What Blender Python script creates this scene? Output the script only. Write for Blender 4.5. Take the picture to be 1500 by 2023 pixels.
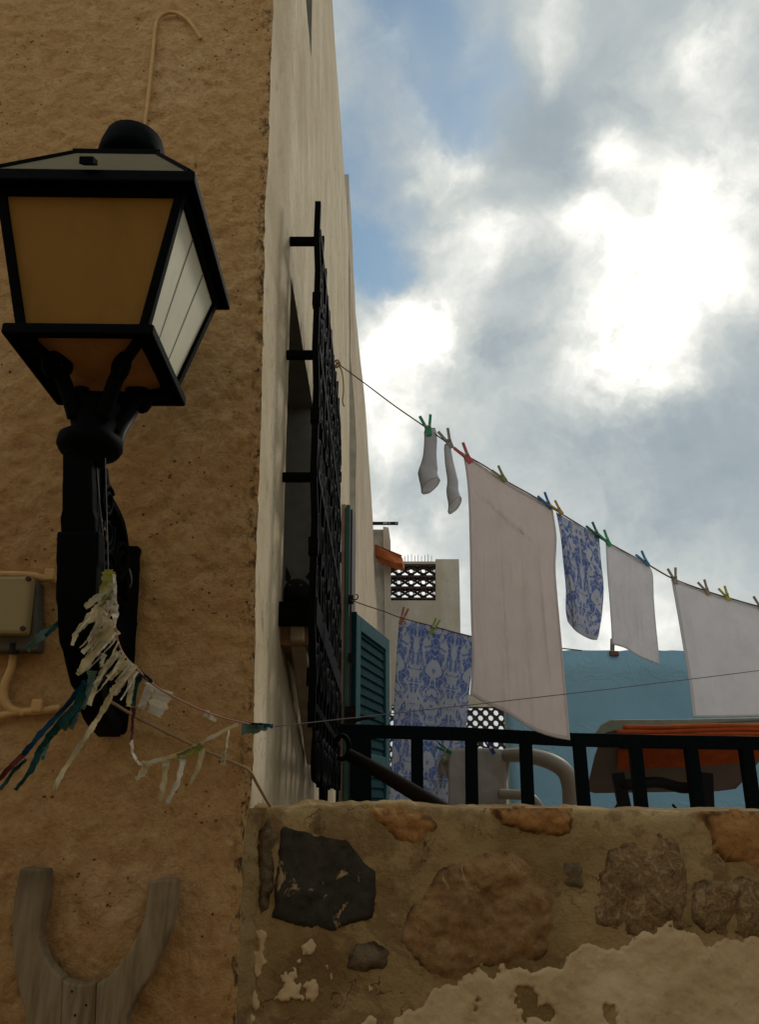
import bpy, math, random
from mathutils import Vector, noise, Matrix
random.seed(7)
for o in list(bpy.data.objects): bpy.data.objects.remove(o)
SC = bpy.context.scene
COL = SC.collection
# ------------------------------------------------------------------ camera, sky, sun, exposure
TH = math.radians(20.8); FPX = 1522.0; CX, CY = 750.0, 1011.5; EYE = 1.6
ct, st = math.cos(TH), math.sin(TH)
cd = bpy.data.cameras.new('camera'); cam = bpy.data.objects.new('camera', cd); COL.objects.link(cam)
cam.location = (0, 0, EYE); cam.rotation_euler = (math.pi/2 + TH, 0, 0)
cd.sensor_fit = 'HORIZONTAL'; cd.sensor_width = 36; cd.lens = 36*FPX/1500; cd.clip_end = 3000; cd.clip_start = .05
SC.camera = cam
def dirpx(px, py):
    a = (px-CX)/FPX; b = (CY-py)/FPX
    return Vector((a, ct - b*st, st + b*ct))
def P(px, py, Y):
    """point of the street seen towards that part of the view, at distance Y in front"""
    d = dirpx(px, py); return Vector((d.x*Y/d.y, Y, EYE + d.z*Y/d.y))
def M(n, py, Y):
    return n*Y/dirpx(CX, py).y/FPX
def zrel(py): d = dirpx(CX, py); return d.z/d.y

SUN_EL, SUN_AZ = math.radians(42), math.radians(40)      # azimuth to the right of +Y
sd = bpy.data.lights.new('sun', 'SUN'); sun = bpy.data.objects.new('sun', sd); COL.objects.link(sun)
sd.energy = 1.2; sd.angle = math.radians(10); sd.color = (1, .95, .86)
sv = Vector((math.sin(SUN_AZ)*math.cos(SUN_EL), math.cos(SUN_AZ)*math.cos(SUN_EL), math.sin(SUN_EL)))
sun.rotation_euler = sv.to_track_quat('Z', 'Y').to_euler()
SC.view_settings.view_transform = 'Standard'; SC.view_settings.look = 'None'
SC.view_settings.exposure = 0; SC.view_settings.gamma = 1
SC.render.resolution_x = 760; SC.render.resolution_y = 1024
SC.cycles.max_bounces = 8

W = bpy.data.worlds.new('World'); SC.world = W; W.use_nodes = True
nt = W.node_tree; N = nt.nodes; L = nt.links; N.clear()
def nn(t, **k):
    n = N.new(t)
    for a, b in k.items(): setattr(n, a, b)
    return n
def wm(op, a, b=None, c=None, clamp=False):
    n = nn('ShaderNodeMath', operation=op); n.use_clamp = clamp
    for i, v in enumerate((a, b, c)):
        if v is None: continue
        if isinstance(v, (int, float)): n.inputs[i].default_value = v
        else: L.new(v, n.inputs[i])
    return n.outputs[0]
tc = nn('ShaderNodeTexCoord')
def wnoise(scale, detail=6, rough=.55, dist=0, vec=None, off=(0,0,0)):
    mp = nn('ShaderNodeMapping'); mp.inputs['Location'].default_value = off
    L.new(vec or tc.outputs['Generated'], mp.inputs[0])
    n = nn('ShaderNodeTexNoise'); n.inputs['Scale'].default_value = scale; n.inputs['Detail'].default_value = detail
    n.inputs['Roughness'].default_value = rough; n.inputs['Distortion'].default_value = dist
    L.new(mp.outputs[0], n.inputs['Vector']); return n
# warp direction with noise so that cloud edges are ragged
w1 = wnoise(4.5, 7, .55)
vs = nn('ShaderNodeVectorMath', operation='SUBTRACT'); L.new(w1.outputs['Color'], vs.inputs[0]); vs.inputs[1].default_value = (.5, .5, .5)
vk = nn('ShaderNodeVectorMath', operation='SCALE'); L.new(vs.outputs[0], vk.inputs[0]); vk.inputs['Scale'].default_value = .24
va = nn('ShaderNodeVectorMath', operation='ADD'); L.new(tc.outputs['Generated'], va.inputs[0]); L.new(vk.outputs[0], va.inputs[1])
def blob(px, py, r, amp):
    d = dirpx(px, py).normalized()
    n = nn('ShaderNodeVectorMath', operation='DISTANCE'); L.new(va.outputs[0], n.inputs[0]); n.inputs[1].default_value = d
    t = wm('DIVIDE', n.outputs['Value'], r/FPX)
    t = wm('MULTIPLY', wm('MULTIPLY', t, t), -1.0)
    return wm('MULTIPLY', wm('EXPONENT', t), amp)
def blobs(lst):
    s = None
    for b in lst:
        v = blob(*b); s = v if s is None else wm('ADD', s, v)
    return s
blue = blobs([(700, 120, 100, .25), (820, 420, 60, .3), (760, 0, 120, .8), (860, 30, 90, .5), (905, 190, 95, 1.0), (735, 430, 80, .9), (720, 560, 55, .8), (770, 520, 60, .6), (690, 300, 60, .6), (880, 690, 55, .4), (1000, 90, 60, .4)])
lit = blobs([(1250, 520, 330, .14), (800, 800, 200, .12), (1100, 1150, 330, .16), (1310, 560, 115, .95), (1440, 380, 110, .6), (1220, 700, 90, .8), (1130, 500, 80, .7), (1230, 300, 50, .45), (1300, 130, 40, .1), (1480, 60, 70, .5), (1130, 20, 60, .35),
             (930, 480, 60, .6), (840, 640, 80, .75), (760, 720, 80, .7), (880, 300, 60, .45), (840, 160, 50, .2), (930, 100, 40, .3), (760, 90, 60, .25), (1300, 750, 60, .3), (780, 850, 60, .5), (820, 1080, 75, .55), (900, 1000, 50, .2), (980, 1240, 90, .35), (1150, 1260, 120, .35), (1320, 1240, 120, .3), (740, 1000, 50, .4)])
dark = blobs([(1080, 250, 120, .13), (1350, 900, 200, .16), (1180, 140, 110, .08), (960, 720, 60, .2), (860, 950, 60, .13), (1100, 830, 100, .08), (1450, 550, 70, .12), (1020, 580, 50, .1)])
n2 = wnoise(9, 8, .6, .3, va.outputs[0], (3, 1, 2)); n3 = wnoise(3.2, 6, .55, .0, None, (8, 2, 5)); n4 = wnoise(22, 8, .6, .2, None, (1, 5, 2))
cn = wm('ADD', wm('MULTIPLY', wm('SUBTRACT', n2.outputs[0], .5), 1.1), wm('MULTIPLY', wm('SUBTRACT', n4.outputs[0], .5), .34))
cover = wm('SUBTRACT', 1.08, wm('SUBTRACT', blue, cn), clamp=True)
cover = wm('SUBTRACT', wm('ADD', cover, wm('MULTIPLY', lit, .8)), .0, clamp=True)
br = wm('ADD', .48, wm('MULTIPLY', cn, .16))
br = wm('ADD', br, wm('MULTIPLY', wm('SUBTRACT', n3.outputs[0], .5), .2))
litr = wm('POWER', wm('MAXIMUM', wm('MULTIPLY', lit, wm('ADD', 1.0, wm('MULTIPLY', cn, 2.2))), .0), 1.25)
br = wm('ADD', br, wm('MULTIPLY', litr, 1.0)); br = wm('SUBTRACT', br, dark)
br = wm('MAXIMUM', br, .2); br = wm('MINIMUM', br, 2.2)
ramp = nn('ShaderNodeValToRGB'); L.new(br, ramp.inputs[0])
cr = ramp.color_ramp; cr.elements[0].position = .2; cr.elements[0].color = (.26, .32, .36, 1)
cr.elements[1].position = 1; cr.elements[1].color = (1.0, .99, .93, 1)
e = cr.elements.new(.40); e.color = (.37, .43, .465, 1)
e = cr.elements.new(.65); e.color = (.63, .665, .64, 1)
ov = wm('MAXIMUM', br, 1.0)
sky = nn('ShaderNodeTexSky', sky_type='NISHITA'); sky.sun_disc = False; sky.sun_elevation = SUN_EL; sky.sun_rotation = SUN_AZ; sky.air_density = 1.0
sky.dust_density = .6
# cloud brightness raised away from the sun, to light walls facing the camera
nrm = nn('ShaderNodeVectorMath', operation='DOT_PRODUCT'); L.new(tc.outputs['Generated'], nrm.inputs[0]); nrm.inputs[1].default_value = sv
fall = wm('ADD', 1.0, wm('MULTIPLY', wm('MAXIMUM', wm('SUBTRACT', .35, nrm.outputs['Value']), 0.0), .75))
b1 = nn('ShaderNodeBackground'); tn = nn('ShaderNodeMix', data_type='RGBA', blend_type='MULTIPLY'); tn.inputs[0].default_value = 1; L.new(sky.outputs[0], tn.inputs[6]); tn.inputs[7].default_value = (1.05, 1.2, 1.08, 1)
L.new(tn.outputs[2], b1.inputs[0]); b1.inputs[1].default_value = .10; sky.ozone_density = .6
b2 = nn('ShaderNodeBackground'); L.new(ramp.outputs[0], b2.inputs[0]); L.new(wm('MULTIPLY', fall, ov), b2.inputs[1])
mx = nn('ShaderNodeMixShader'); L.new(cover, mx.inputs[0]); L.new(b1.outputs[0], mx.inputs[1]); L.new(b2.outputs[0], mx.inputs[2])
wo = nn('ShaderNodeOutputWorld'); L.new(mx.outputs[0], wo.inputs[0])

# ------------------------------------------------------------------ helpers
class MB:
    def __init__(s): s.v = []; s.f = []; s.uv = None
    def add(s, vs, fs):
        b = len(s.v); s.v += [Vector(v) for v in vs]; s.f += [tuple(i+b for i in f) for f in fs]; return s
    def box(s, x0, x1, y0, y1, z0, z1):
        return s.hexa([(x0,y0,z0),(x1,y0,z0),(x1,y1,z0),(x0,y1,z0),(x0,y0,z1),(x1,y0,z1),(x1,y1,z1),(x0,y1,z1)])
    def hexa(s, c):
        return s.add(c, [(0,3,2,1),(4,5,6,7),(0,1,5,4),(1,2,6,5),(2,3,7,6),(3,0,4,7)])
    def bar(s, a, b, w, h, up=(0,0,1)):
        a = Vector(a); b = Vector(b); d = (b-a).normalized(); up = Vector(up)
        sx = d.cross(up)
        if sx.length < 1e-4: sx = d.cross(Vector((1, 0, 0)))
        sx.normalize(); u = sx.cross(d)
        c = []
        for p in (a, b):
            for i, j in ((-1,-1),(1,-1),(1,1),(-1,1)): c.append(p + sx*(w/2*i) + u*(h/2*j))
        return s.add(c, [(0,3,2,1),(4,5,6,7),(0,1,5,4),(1,2,6,5),(2,3,7,6),(3,0,4,7)])
    def tube(s, pts, r, n=8, cap=True):
        pts = [Vector(p) for p in pts]; k = len(pts)
        rs = r if isinstance(r, (list, tuple)) else [r]*k
        b = len(s.v); prev = None
        for i, p in enumerate(pts):
            d = (pts[min(i+1, k-1)] - pts[max(i-1, 0)])
            if d.length < 1e-9: d = Vector((0, 0, 1))
            d.normalize()
            if prev is None:
                a = d.cross(Vector((0, 0, 1)))
                if a.length < .1: a = d.cross(Vector((1, 0, 0)))
            else: a = prev - d*prev.dot(d)
            a.normalize(); prev = a; c = d.cross(a)
            for j in range(n):
                t = 2*math.pi*j/n; s.v.append(p + (a*math.cos(t) + c*math.sin(t))*rs[i])
        for i in range(k-1):
            for j in range(n):
                j2 = (j+1) % n; s.f.append((b+i*n+j, b+i*n+j2, b+(i+1)*n+j2, b+(i+1)*n+j))
        if cap:
            s.f.append(tuple(b+j for j in range(n))[::-1]); s.f.append(tuple(b+(k-1)*n+j for j in range(n)))
        return s
    def lathe(s, c, prof, n=24):
        c = Vector(c); b = len(s.v)
        for r, z in prof:
            for j in range(n):
                t = 2*math.pi*j/n; s.v.append(c + Vector((r*math.cos(t), r*math.sin(t), z)))
        for i in range(len(prof)-1):
            for j in range(n):
                j2 = (j+1) % n; s.f.append((b+i*n+j, b+i*n+j2, b+(i+1)*n+j2, b+(i+1)*n+j))
        s.f.append(tuple(b+j for j in range(n))[::-1]); s.f.append(tuple(b+(len(prof)-1)*n+j for j in range(n)))
        return s
    def prism(s, poly, ext):
        ext = Vector(ext); n = len(poly); p = [Vector(q) for q in poly]
        return s.add(p + [q+ext for q in p], [tuple(range(n))[::-1], tuple(range(n, 2*n))] + [(i, (i+1) % n, n+(i+1) % n, n+i) for i in range(n)])
    def grid(s, fn, nu, nv, keep=None):
        b = len(s.v)
        for j in range(nv+1):
            for i in range(nu+1): s.v.append(Vector(fn(i, j)))
        for j in range(nv):
            for i in range(nu):
                if keep is None or keep(i, j):
                    a = b + j*(nu+1) + i; s.f.append((a, a+1, a+nu+2, a+nu+1))
        return s
def obj(name, mb, mat, parent=None, smooth=False, bevel=0, solid=0, sub=0, uv=None, loc=None):
    if loc is None: loc = parent['_o'] if (parent is not None and '_o' in parent) else None
    if loc is None:
        if mb.v:
            lo = [min(v[i] for v in mb.v) for i in range(3)]; hi = [max(v[i] for v in mb.v) for i in range(3)]
            loc = ((lo[0]+hi[0])/2, (lo[1]+hi[1])/2, lo[2])
        else: loc = (0, 0, 0)
    loc = Vector(loc)
    me = bpy.data.meshes.new(name); me.from_pydata([tuple(v-loc) for v in mb.v], [], mb.f); me.validate(); me.update()
    o = bpy.data.objects.new(name, me); COL.objects.link(o)
    if mat: me.materials.append(mat)
    if uv:
        ul = me.uv_layers.new(name='UVMap')
        for lp in me.loops: ul.data[lp.index].uv = uv[lp.vertex_index]
    if smooth: me.shade_smooth()
    if parent is not None: o.parent = parent
    else: o.location = loc
    if solid:
        m = o.modifiers.new('solid', 'SOLIDIFY'); m.thickness = solid; m.offset = 0
    if bevel:
        m = o.modifiers.new('bevel', 'BEVEL'); m.width = bevel; m.segments = 2; m.limit_method = 'ANGLE'
    if sub:
        m = o.modifiers.new('sub', 'SUBSURF'); m.levels = m.render_levels = sub
    return o
ORIG = {}
class Thing: pass
def thing(name, label, cat, loc=(0,0,0), group=None, rot=None):
    o = bpy.data.objects.new(name, None); COL.objects.link(o); o.empty_display_size = .05
    o.location = loc; tag(o, label, cat, group); ORIG[o.name] = Vector(loc)
    if rot is not None: o.rotation_euler = rot
    return o
def tag(o, label=None, cat=None, group=None, kind=None):
    if label: o['label'] = label
    if cat: o['category'] = cat
    if group: o['group'] = group
    if kind: o['kind'] = kind
    return o
def part(name, mb, mat, root, **k):
    """child mesh: world coordinates given, stored relative to the root empty"""
    lc = ORIG.get(root.name, Vector((0, 0, 0)))
    o = obj(name, mb, mat, root, loc=lc, **k); ORIG[o.name] = lc
    return o
def sub(name, mb, mat, par, **k):
    return part(name, mb, mat, par, **k)
def nz(x, y, z=0, o=4): return noise.fractal(Vector((x, y, z)), 1.0, 2.0, o)
def interp(tab, x):
    if x <= tab[0][0]: 
        (a, b), (c, d) = tab[0], tab[1]; return b + (d-b)*(x-a)/(c-a)
    for (a, b), (c, d) in zip(tab, tab[1:]):
        if x <= c: return b + (d-b)*(x-a)/(c-a)
    (a, b), (c, d) = tab[-2], tab[-1]; return b + (d-b)*(x-a)/(c-a)
def spline(pts, n=8):
    pts = [Vector(p) for p in pts]; out = []
    for i in range(len(pts)-1):
        p0 = pts[max(i-1, 0)]; p1 = pts[i]; p2 = pts[i+1]; p3 = pts[min(i+2, len(pts)-1)]
        for k in range(n):
            t = k/n; out.append(.5*((2*p1) + (p2-p0)*t + (2*p0-5*p1+4*p2-p3)*t*t + (3*p1-p0-3*p2+p3)*t**3))
    out.append(pts[-1]); return out

# ------------------------------------------------------------------ materials
class Mt:
    def __init__(s, name, rough=.8, spec=.3, metal=0):
        s.m = bpy.data.materials.new(name); s.m.use_nodes = True; s.t = s.m.node_tree; s.b = s.t.nodes['Principled BSDF']
        s.b.inputs['Roughness'].default_value = rough; s.b.inputs['Specular IOR Level'].default_value = spec; s.b.inputs['Metallic'].default_value = metal
        s.co = None
    def n(s, t, **k):
        x = s.t.nodes.new(t)
        for a, b in k.items(): setattr(x, a, b)
        return x
    def l(s, a, b): s.t.links.new(a, b)
    def coord(s, kind='geo', scale=(1,1,1)):
        if kind == 'geo': src = s.n('ShaderNodeNewGeometry').outputs['Position']
        elif kind == 'uv': src = s.n('ShaderNodeUVMap').outputs[0]
        else: src = s.n('ShaderNodeTexCoord').outputs['Object']
        mp = s.n('ShaderNodeMapping'); mp.inputs['Scale'].default_value = scale; s.l(src, mp.inputs[0]); return mp.outputs[0]
    def noise(s, scale, detail=6, rough=.6, vec=None, dist=0):
        x = s.n('ShaderNodeTexNoise'); x.inputs['Scale'].default_value = scale; x.inputs['Detail'].default_value = detail
        x.inputs['Roughness'].default_value = rough; x.inputs['Distortion'].default_value = dist
        s.l(vec or s.coord(), x.inputs['Vector']); return x.outputs[0]
    def ramp(s, fac, stops):
        r = s.n('ShaderNodeValToRGB'); s.l(fac, r.inputs[0]); c = r.color_ramp
        while len(c.elements) < len(stops): c.elements.new(.5)
        for e, (p, col) in zip(c.elements, stops):
            e.position = p; e.color = (*col, 1) if len(col) == 3 else col
        return r.outputs[0]
    def mix(s, f, a, b, mode='MIX'):
        x = s.n('ShaderNodeMix', data_type='RGBA', blend_type=mode)
        for sock, v in ((x.inputs[0], f), (x.inputs[6], a), (x.inputs[7], b)):
            if isinstance(v, (int, float)): sock.default_value = v
            elif isinstance(v, (tuple, list)): sock.default_value = (*v, 1)
            else: s.l(v, sock)
        return x.outputs[2]
    def math(s, op, a, b=0.0, clamp=False):
        x = s.n('ShaderNodeMath', operation=op); x.use_clamp = clamp
        for i, v in enumerate((a, b)):
            if isinstance(v, (int, float)): x.inputs[i].default_value = v
            else: s.l(v, x.inputs[i])
        return x.outputs[0]
    def col(s, c):
        if isinstance(c, (tuple, list)): s.b.inputs['Base Color'].default_value = (*c, 1)
        else: s.l(c, s.b.inputs['Base Color'])
    def bump(s, h, dist=.01, strength=1, prev=None):
        x = s.n('ShaderNodeBump'); x.inputs['Distance'].default_value = dist; x.inputs['Strength'].default_value = strength
        s.l(h, x.inputs['Height'])
        if prev: s.l(prev, x.inputs['Normal'])
        s.l(x.outputs[0], s.b.inputs['Normal']); return x.outputs[0]
def simple(name, c, rough=.7, spec=.3, metal=0, var=.15, scale=20, bump=.0):
    m = Mt(name, rough, spec, metal); f = m.noise(scale)
    d = tuple(x*(1-var) for x in c); h = tuple(min(1, x*(1+var)) for x in c)
    m.col(m.ramp(f, [(.3, d), (.7, h)]))
    if bump: m.bump(m.noise(scale*3), bump)
    return m.m
# ochre roughcast
def mat_ochre():
    m = Mt('ochre_plaster', .95, .1)
    a = m.noise(1.6, 5); b = m.noise(16, 9, .72); c = m.noise(50, 8, .75, m.coord(scale=(1, 1, 1.2)))
    base = m.ramp(a, [(.3, (.56, .32, .12)), (.5, (.65, .40, .172)), (.7, (.70, .46, .235))])
    base = m.mix(m.ramp(b, [(.42, (0,0,0)), (.62, (1,1,1))]), base, (.56, .315, .12))
    base = m.mix(m.math('MULTIPLY', m.ramp(c, [(.53, (0,0,0)), (.66, (1,1,1))]), .6), base, (.36, .195, .072))  # fine dark flecks painted for the shade of roughcast bumps
    st = m.noise(1.1, 7, .7, m.coord(scale=(1.6, 1, .7))); base = m.mix(m.math('MULTIPLY', m.ramp(st, [(.5, (0,0,0)), (.64, (1,1,1))]), .5), base, (.52, .27, .09))
    hc = m.noise(2.3, 7, .7); base = m.mix(m.math('MULTIPLY', m.ramp(hc, [(.495, (0,0,0)), (.5, (1,1,1)), (.505, (0,0,0))]), .35), base, (.2, .11, .05))
    # pits: small dark holes, clustered
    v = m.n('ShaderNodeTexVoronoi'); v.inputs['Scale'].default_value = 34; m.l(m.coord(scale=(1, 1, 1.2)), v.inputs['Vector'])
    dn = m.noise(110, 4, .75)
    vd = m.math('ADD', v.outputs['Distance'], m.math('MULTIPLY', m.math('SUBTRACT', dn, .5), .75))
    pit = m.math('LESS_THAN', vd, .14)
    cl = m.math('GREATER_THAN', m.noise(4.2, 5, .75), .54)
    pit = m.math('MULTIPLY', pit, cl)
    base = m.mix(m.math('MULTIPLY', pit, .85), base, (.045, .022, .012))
    # crumbling along the corner edge
    g = m.n('ShaderNodeVertexColor'); g.layer_name = 'edge'
    en = m.noise(38, 6, .75, m.coord(scale=(1, 1, .6)))
    ew = m.math('MULTIPLY', g.outputs[0], m.ramp(en, [(.54, (0,0,0)), (.62, (1,1,1))]))
    base = m.mix(m.math('MULTIPLY', ew, .8), base, (.06, .035, .02))
    dd = m.noise(30, 5, .55, None, .6); base = m.mix(m.math('MULTIPLY', m.ramp(dd, [(.37, (1,1,1)), (.45, (0,0,0))]), .25), base, (.33, .19, .085))  # bump hollows painted darker, cavity shade put into the colour
    m.col(base)
    h = m.math('ADD', m.math('MULTIPLY', b, .55), m.math('MULTIPLY', c, .45)); bb = m.noise(30, 5, .55, None, .6); base2 = m.ramp(bb, [(.36, (1,1,1)), (.46, (0,0,0))]); h = m.math('ADD', h, m.math('MULTIPLY', bb, .6)); h = m.math('SUBTRACT', h, m.math('MULTIPLY', pit, .8)); h = m.math('SUBTRACT', h, m.math('MULTIPLY', ew, .5))
    m.bump(h, .03, 1.0); return m.m
def mat_cream(name, c1, c2, c3, streak=.5, dk=(.20, .16, .12)):
    m = Mt(name, .9, .15)
    s = m.noise(3.0, 8, .65, m.coord(scale=(1, 1, .6))); s2 = m.noise(15, 9, .75, m.coord(scale=(1, 1, .55)))
    base = m.ramp(s, [(.3, c1), (.5, c2), (.7, c3)])
    base = m.mix(m.math('MULTIPLY', m.ramp(s2, [(.56, (0,0,0)), (.70, (1,1,1))]), streak), base, dk)
    cr = m.noise(11, 8, .8, m.coord(scale=(1, .8, .5)))
    base = m.mix(m.math('MULTIPLY', m.ramp(cr, [(.60, (0,0,0)), (.64, (1,1,1))]), streak*.75), base, dk)
    hl = m.noise(1.7, 8, .7); base = m.mix(m.math('MULTIPLY', m.ramp(hl, [(.497, (0,0,0)), (.5, (1,1,1)), (.503, (0,0,0))]), streak), base, dk)
    sp = m.noise(1.3, 6, .65, m.coord(scale=(1, 1, .4)))
    base = m.mix(m.math('MULTIPLY', m.ramp(sp, [(.45, (0,0,0)), (.65, (1,1,1))]), .6), base, (c2[0]*.74, c2[1]*.68, c2[2]*.58))
    m.col(base); m.bump(m.math('ADD', s2, m.math('MULTIPLY', m.noise(40, 6), .5)), .006, .8); return m.m
def mat_iron(name='black_iron', c=(.0016, .0018, .0018), dust=(.010, .009, .008)):
    m = Mt(name, .7, .035)
    f = m.noise(45, 8, .7); g = m.noise(140, 4, .6)
    base = m.ramp(f, [(.35, c), (.60, tuple(x*1.6 for x in c)), (.78, dust)])
    m.col(base); m.bump(g, .0012, .6); return m.m
def mat_cloth(name, c, trans=.35, uvpat=None, hem=False, var=.06):
    m = Mt(name, .95, .05)
    f = m.noise(9, 5); base = m.ramp(f, [(.3, tuple(x*(1-var) for x in c)), (.7, tuple(min(1, x*(1+var)) for x in c))])
    uvn = m.n('ShaderNodeUVMap'); sp = m.n('ShaderNodeSeparateXYZ'); m.l(uvn.outputs[0], sp.inputs[0])
    if hem:
        U, V_ = sp.outputs[0], sp.outputs[1]
        eu = m.math('MINIMUM', U, m.math('SUBTRACT', 1.0, U)); ev = m.math('MINIMUM', V_, m.math('SUBTRACT', 2.0, V_))
        e_ = m.math('MINIMUM', m.math('MULTIPLY', eu, 1.0), m.math('MULTIPLY', ev, .8))
        base = m.mix(m.math('MULTIPLY', m.math('LESS_THAN', e_, .022), .22), base, tuple(x*.45 for x in c))
        base = m.mix(m.math('MULTIPLY', m.math('LESS_THAN', m.math('ABSOLUTE', m.math('SUBTRACT', e_, .022)), .0025), .35), base, tuple(x*.3 for x in c))
    if uvpat: base = uvpat(m, base)
    m.col(base)
    nb = m.bump(m.noise(260, 3), .0008, .5, m.bump(m.noise(28, 5, .5), .006, .6))
    tr = m.n('ShaderNodeBsdfTranslucent'); 
    if isinstance(base, tuple): tr.inputs[0].default_value = (*base, 1)
    else: m.l(base, tr.inputs[0])
    mx = m.n('ShaderNodeMixShader'); mx.inputs[0].default_value = trans
    m.l(m.b.outputs[0], mx.inputs[1]); m.l(tr.outputs[0], mx.inputs[2]); m.l(mx.outputs[0], m.t.nodes['Material Output'].inputs[0]); return m.m
def damask(rep_u, rep_v, blue=(.13, .22, .56), blue2=(.22, .33, .62), border=.07, DSC=9, thr=.47):
    def f(m, base):
        uvn = m.n('ShaderNodeUVMap'); sp = m.n('ShaderNodeSeparateXYZ'); m.l(uvn.outputs[0], sp.inputs[0])
        def tri(x, k): # mirrored repeat
            return m.math('MULTIPLY', m.math('ABSOLUTE', m.math('SUBTRACT', m.math('FRACT', m.math('MULTIPLY', x, k)), .5)), 1.0/k)
        fu = tri(sp.outputs[0], rep_u); fv = m.math('MULTIPLY', m.math('FRACT', m.math('MULTIPLY', sp.outputs[1], rep_v)), 1.0/rep_v)
        cb = m.n('ShaderNodeCombineXYZ'); m.l(fu, cb.inputs[0]); m.l(fv, cb.inputs[1])
        n1 = m.n('ShaderNodeTexNoise'); n1.inputs['Scale'].default_value = DSC; n1.inputs['Detail'].default_value = 2.0; n1.inputs['Distortion'].default_value = 1.4; n1.inputs['Roughness'].default_value = .5
        mp = m.n('ShaderNodeMapping'); mp.inputs['Scale'].default_value = (1.25, .75, 1); m.l(cb.outputs[0], mp.inputs[0]); m.l(mp.outputs[0], n1.inputs['Vector'])
        msk = m.ramp(n1.outputs[0], [(thr, (0,0,0)), (thr+.02, (1,1,1))])
        # veins of ground colour inside the leaves
        v = m.n('ShaderNodeTexVoronoi'); v.feature = 'DISTANCE_TO_EDGE'; v.inputs['Scale'].default_value = DSC*1.7; m.l(mp.outputs[0], v.inputs['Vector'])
        vein = m.math('LESS_THAN', v.outputs['Distance'], .055)
        stem = m.math('LESS_THAN', m.math('ABSOLUTE', m.math('SUBTRACT', fu, .006)), .0045)
        msk = m.math('MULTIPLY', msk, m.math('SUBTRACT', 1.0, m.math('MULTIPLY', vein, .75)))
        msk = m.math('MULTIPLY', msk, m.math('SUBTRACT', 1.0, stem))
        msk = m.math('MULTIPLY', msk, m.math('GREATER_THAN', sp.outputs[1], border))
        bl = m.mix(m.noise(18, 3), blue, blue2)
        return m.mix(m.math('MULTIPLY', msk, .95), base, bl)
    return f
OCHRE = mat_ochre()
CREAM = mat_cream('cream_limewash', (.40, .31, .185), (.53, .43, .28), (.61, .51, .36), .8, (.17, .13, .085))
PINKISH = mat_cream('beige_limewash', (.37, .29, .19), (.46, .365, .25), (.52, .43, .31), .7, (.18, .13, .09))
FARW = mat_cream('far_render', (.46, .40, .31), (.55, .49, .39), (.60, .55, .46), .3)
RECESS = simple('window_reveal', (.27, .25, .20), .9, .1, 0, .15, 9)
IRON = mat_iron(); IRONR = mat_iron('rusty_iron', (.010, .007, .006), (.05, .03, .02))
GREENBLK = mat_iron('dark_painted_rail', (.003, .0055, .006), (.008, .013, .014))
TEAL = simple('teal_paint', (.02, .068, .072), .7, .12, 0, .25, 14, .001)
TEALD = simple('deep_green_paint', (.006, .030, .034), .85, .04, 0, .25, 14)
GREEN = simple('green_frame_paint', (.02, .07, .05), .6, .3, 0, .25, 10)
PINKW = simple('faded_wood', (.30, .21, .17), .8, .2, 0, .2, 12)
BROWN = simple('brown_slab', (.20, .12, .07), .9, .15, 0, .25, 12, .003)
SLAB = simple('beige_slab', (.34, .29, .21), .9, .15, 0, .2, 10, .003)
CONC = simple('old_concrete', (.36, .31, .25), .95, .1, 0, .35, 3, .01)
ORNG = simple('terracotta_paint', (.55, .17, .06), .7, .2, 0, .3, 4)
BLACKM = simple('matt_dark', (.01, .01, .01), .7, .2)
GLASSD = simple('window_glass', (.02, .025, .025), .1, .5)

# ------------------------------------------------------------------ street and terrace
G = MB().box(-400, 400, -400, 900, -.3, 0)
tag(obj('street', G, simple('paving', (.22, .17, .11), .95, .1, 0, .25, 3)), kind='structure')
G = MB().box(-.30, 6.5, 2.64, 17.5, .004, EYE-.62)
tag(obj('terrace', G, simple('terrace_tiles', (.25, .2, .16), .8, .2, 0, .2, 4)), kind='structure')

# unseen house added behind the viewpoint to block low sky light
oh = thing('added_sky_blocker', 'unseen plain ochre house added behind the viewpoint to block low sky light', 'house', (0, -3.6, 0))
OHM = simple('sky_blocker_render', (.50, .33, .17), .95, .1, 0, .2, 2)
mb = MB().box(-9, 7, -9, -3.4, .002, 4.9); part('wall', mb, OHM, oh)
mb = MB().box(-9.2, 7.2, -9.2, -3.2, 4.9, 5.05); part('roof', mb, CONC, oh)
for x in (-6, -2.4, 1.2, 4.6):
    for z in (1.0, 3.2):
        fr = part('window', MB().box(x-.5, x+.5, -3.41, -3.36, z, z+1.2), TEALD, oh); sub('pane', MB().box(x-.42, x+.42, -3.362, -3.352, z+.08, z+1.12), GLASSD, fr)

# ------------------------------------------------------------------ house with ochre front and cream side
YW = 2.30
cpx = [(537,-260),(540,0),(534,150),(531,300),(523,420),(521,600),(516,800),(512,960),(506,1110),(504,1300),(500,1500),(496,1590),(481,1640),(478,1750),(472,1880),(466,2023),(450,2500)]
ctab = sorted([(P(x, y, YW).z, P(x, y, YW).x) for x, y in cpx])
def XC(z):
    if z < ctab[0][0]: return ctab[0][1]
    if z > ctab[-1][0]: return ctab[-1][1]
    return interp(ctab, z) + .0035*nz(z*16, 3.1) + .0025*nz(z*60, 7.7) - .006*max(0, nz(z*11, 21)-.25)
def XF(Y, z):
    pl = -.36 - .018*(z-EYE)
    t = min(1, max(0, (Y-YW)/.45)); t = t*t*(3-2*t)
    x = XC(z)*(1-t) + pl*t
    x += .045*max(0, min(1, (Y-5.5)/3.7))*t
    return x + t*(.002*nz(Y*.9, z*.7, 4) + .0015*nz(Y*7, z*7, 1))
house = thing('house', 'tall old house with rough ochre front wall and peeling cream side wall', 'house', (-1.6, YW+.5, 0))
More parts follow.
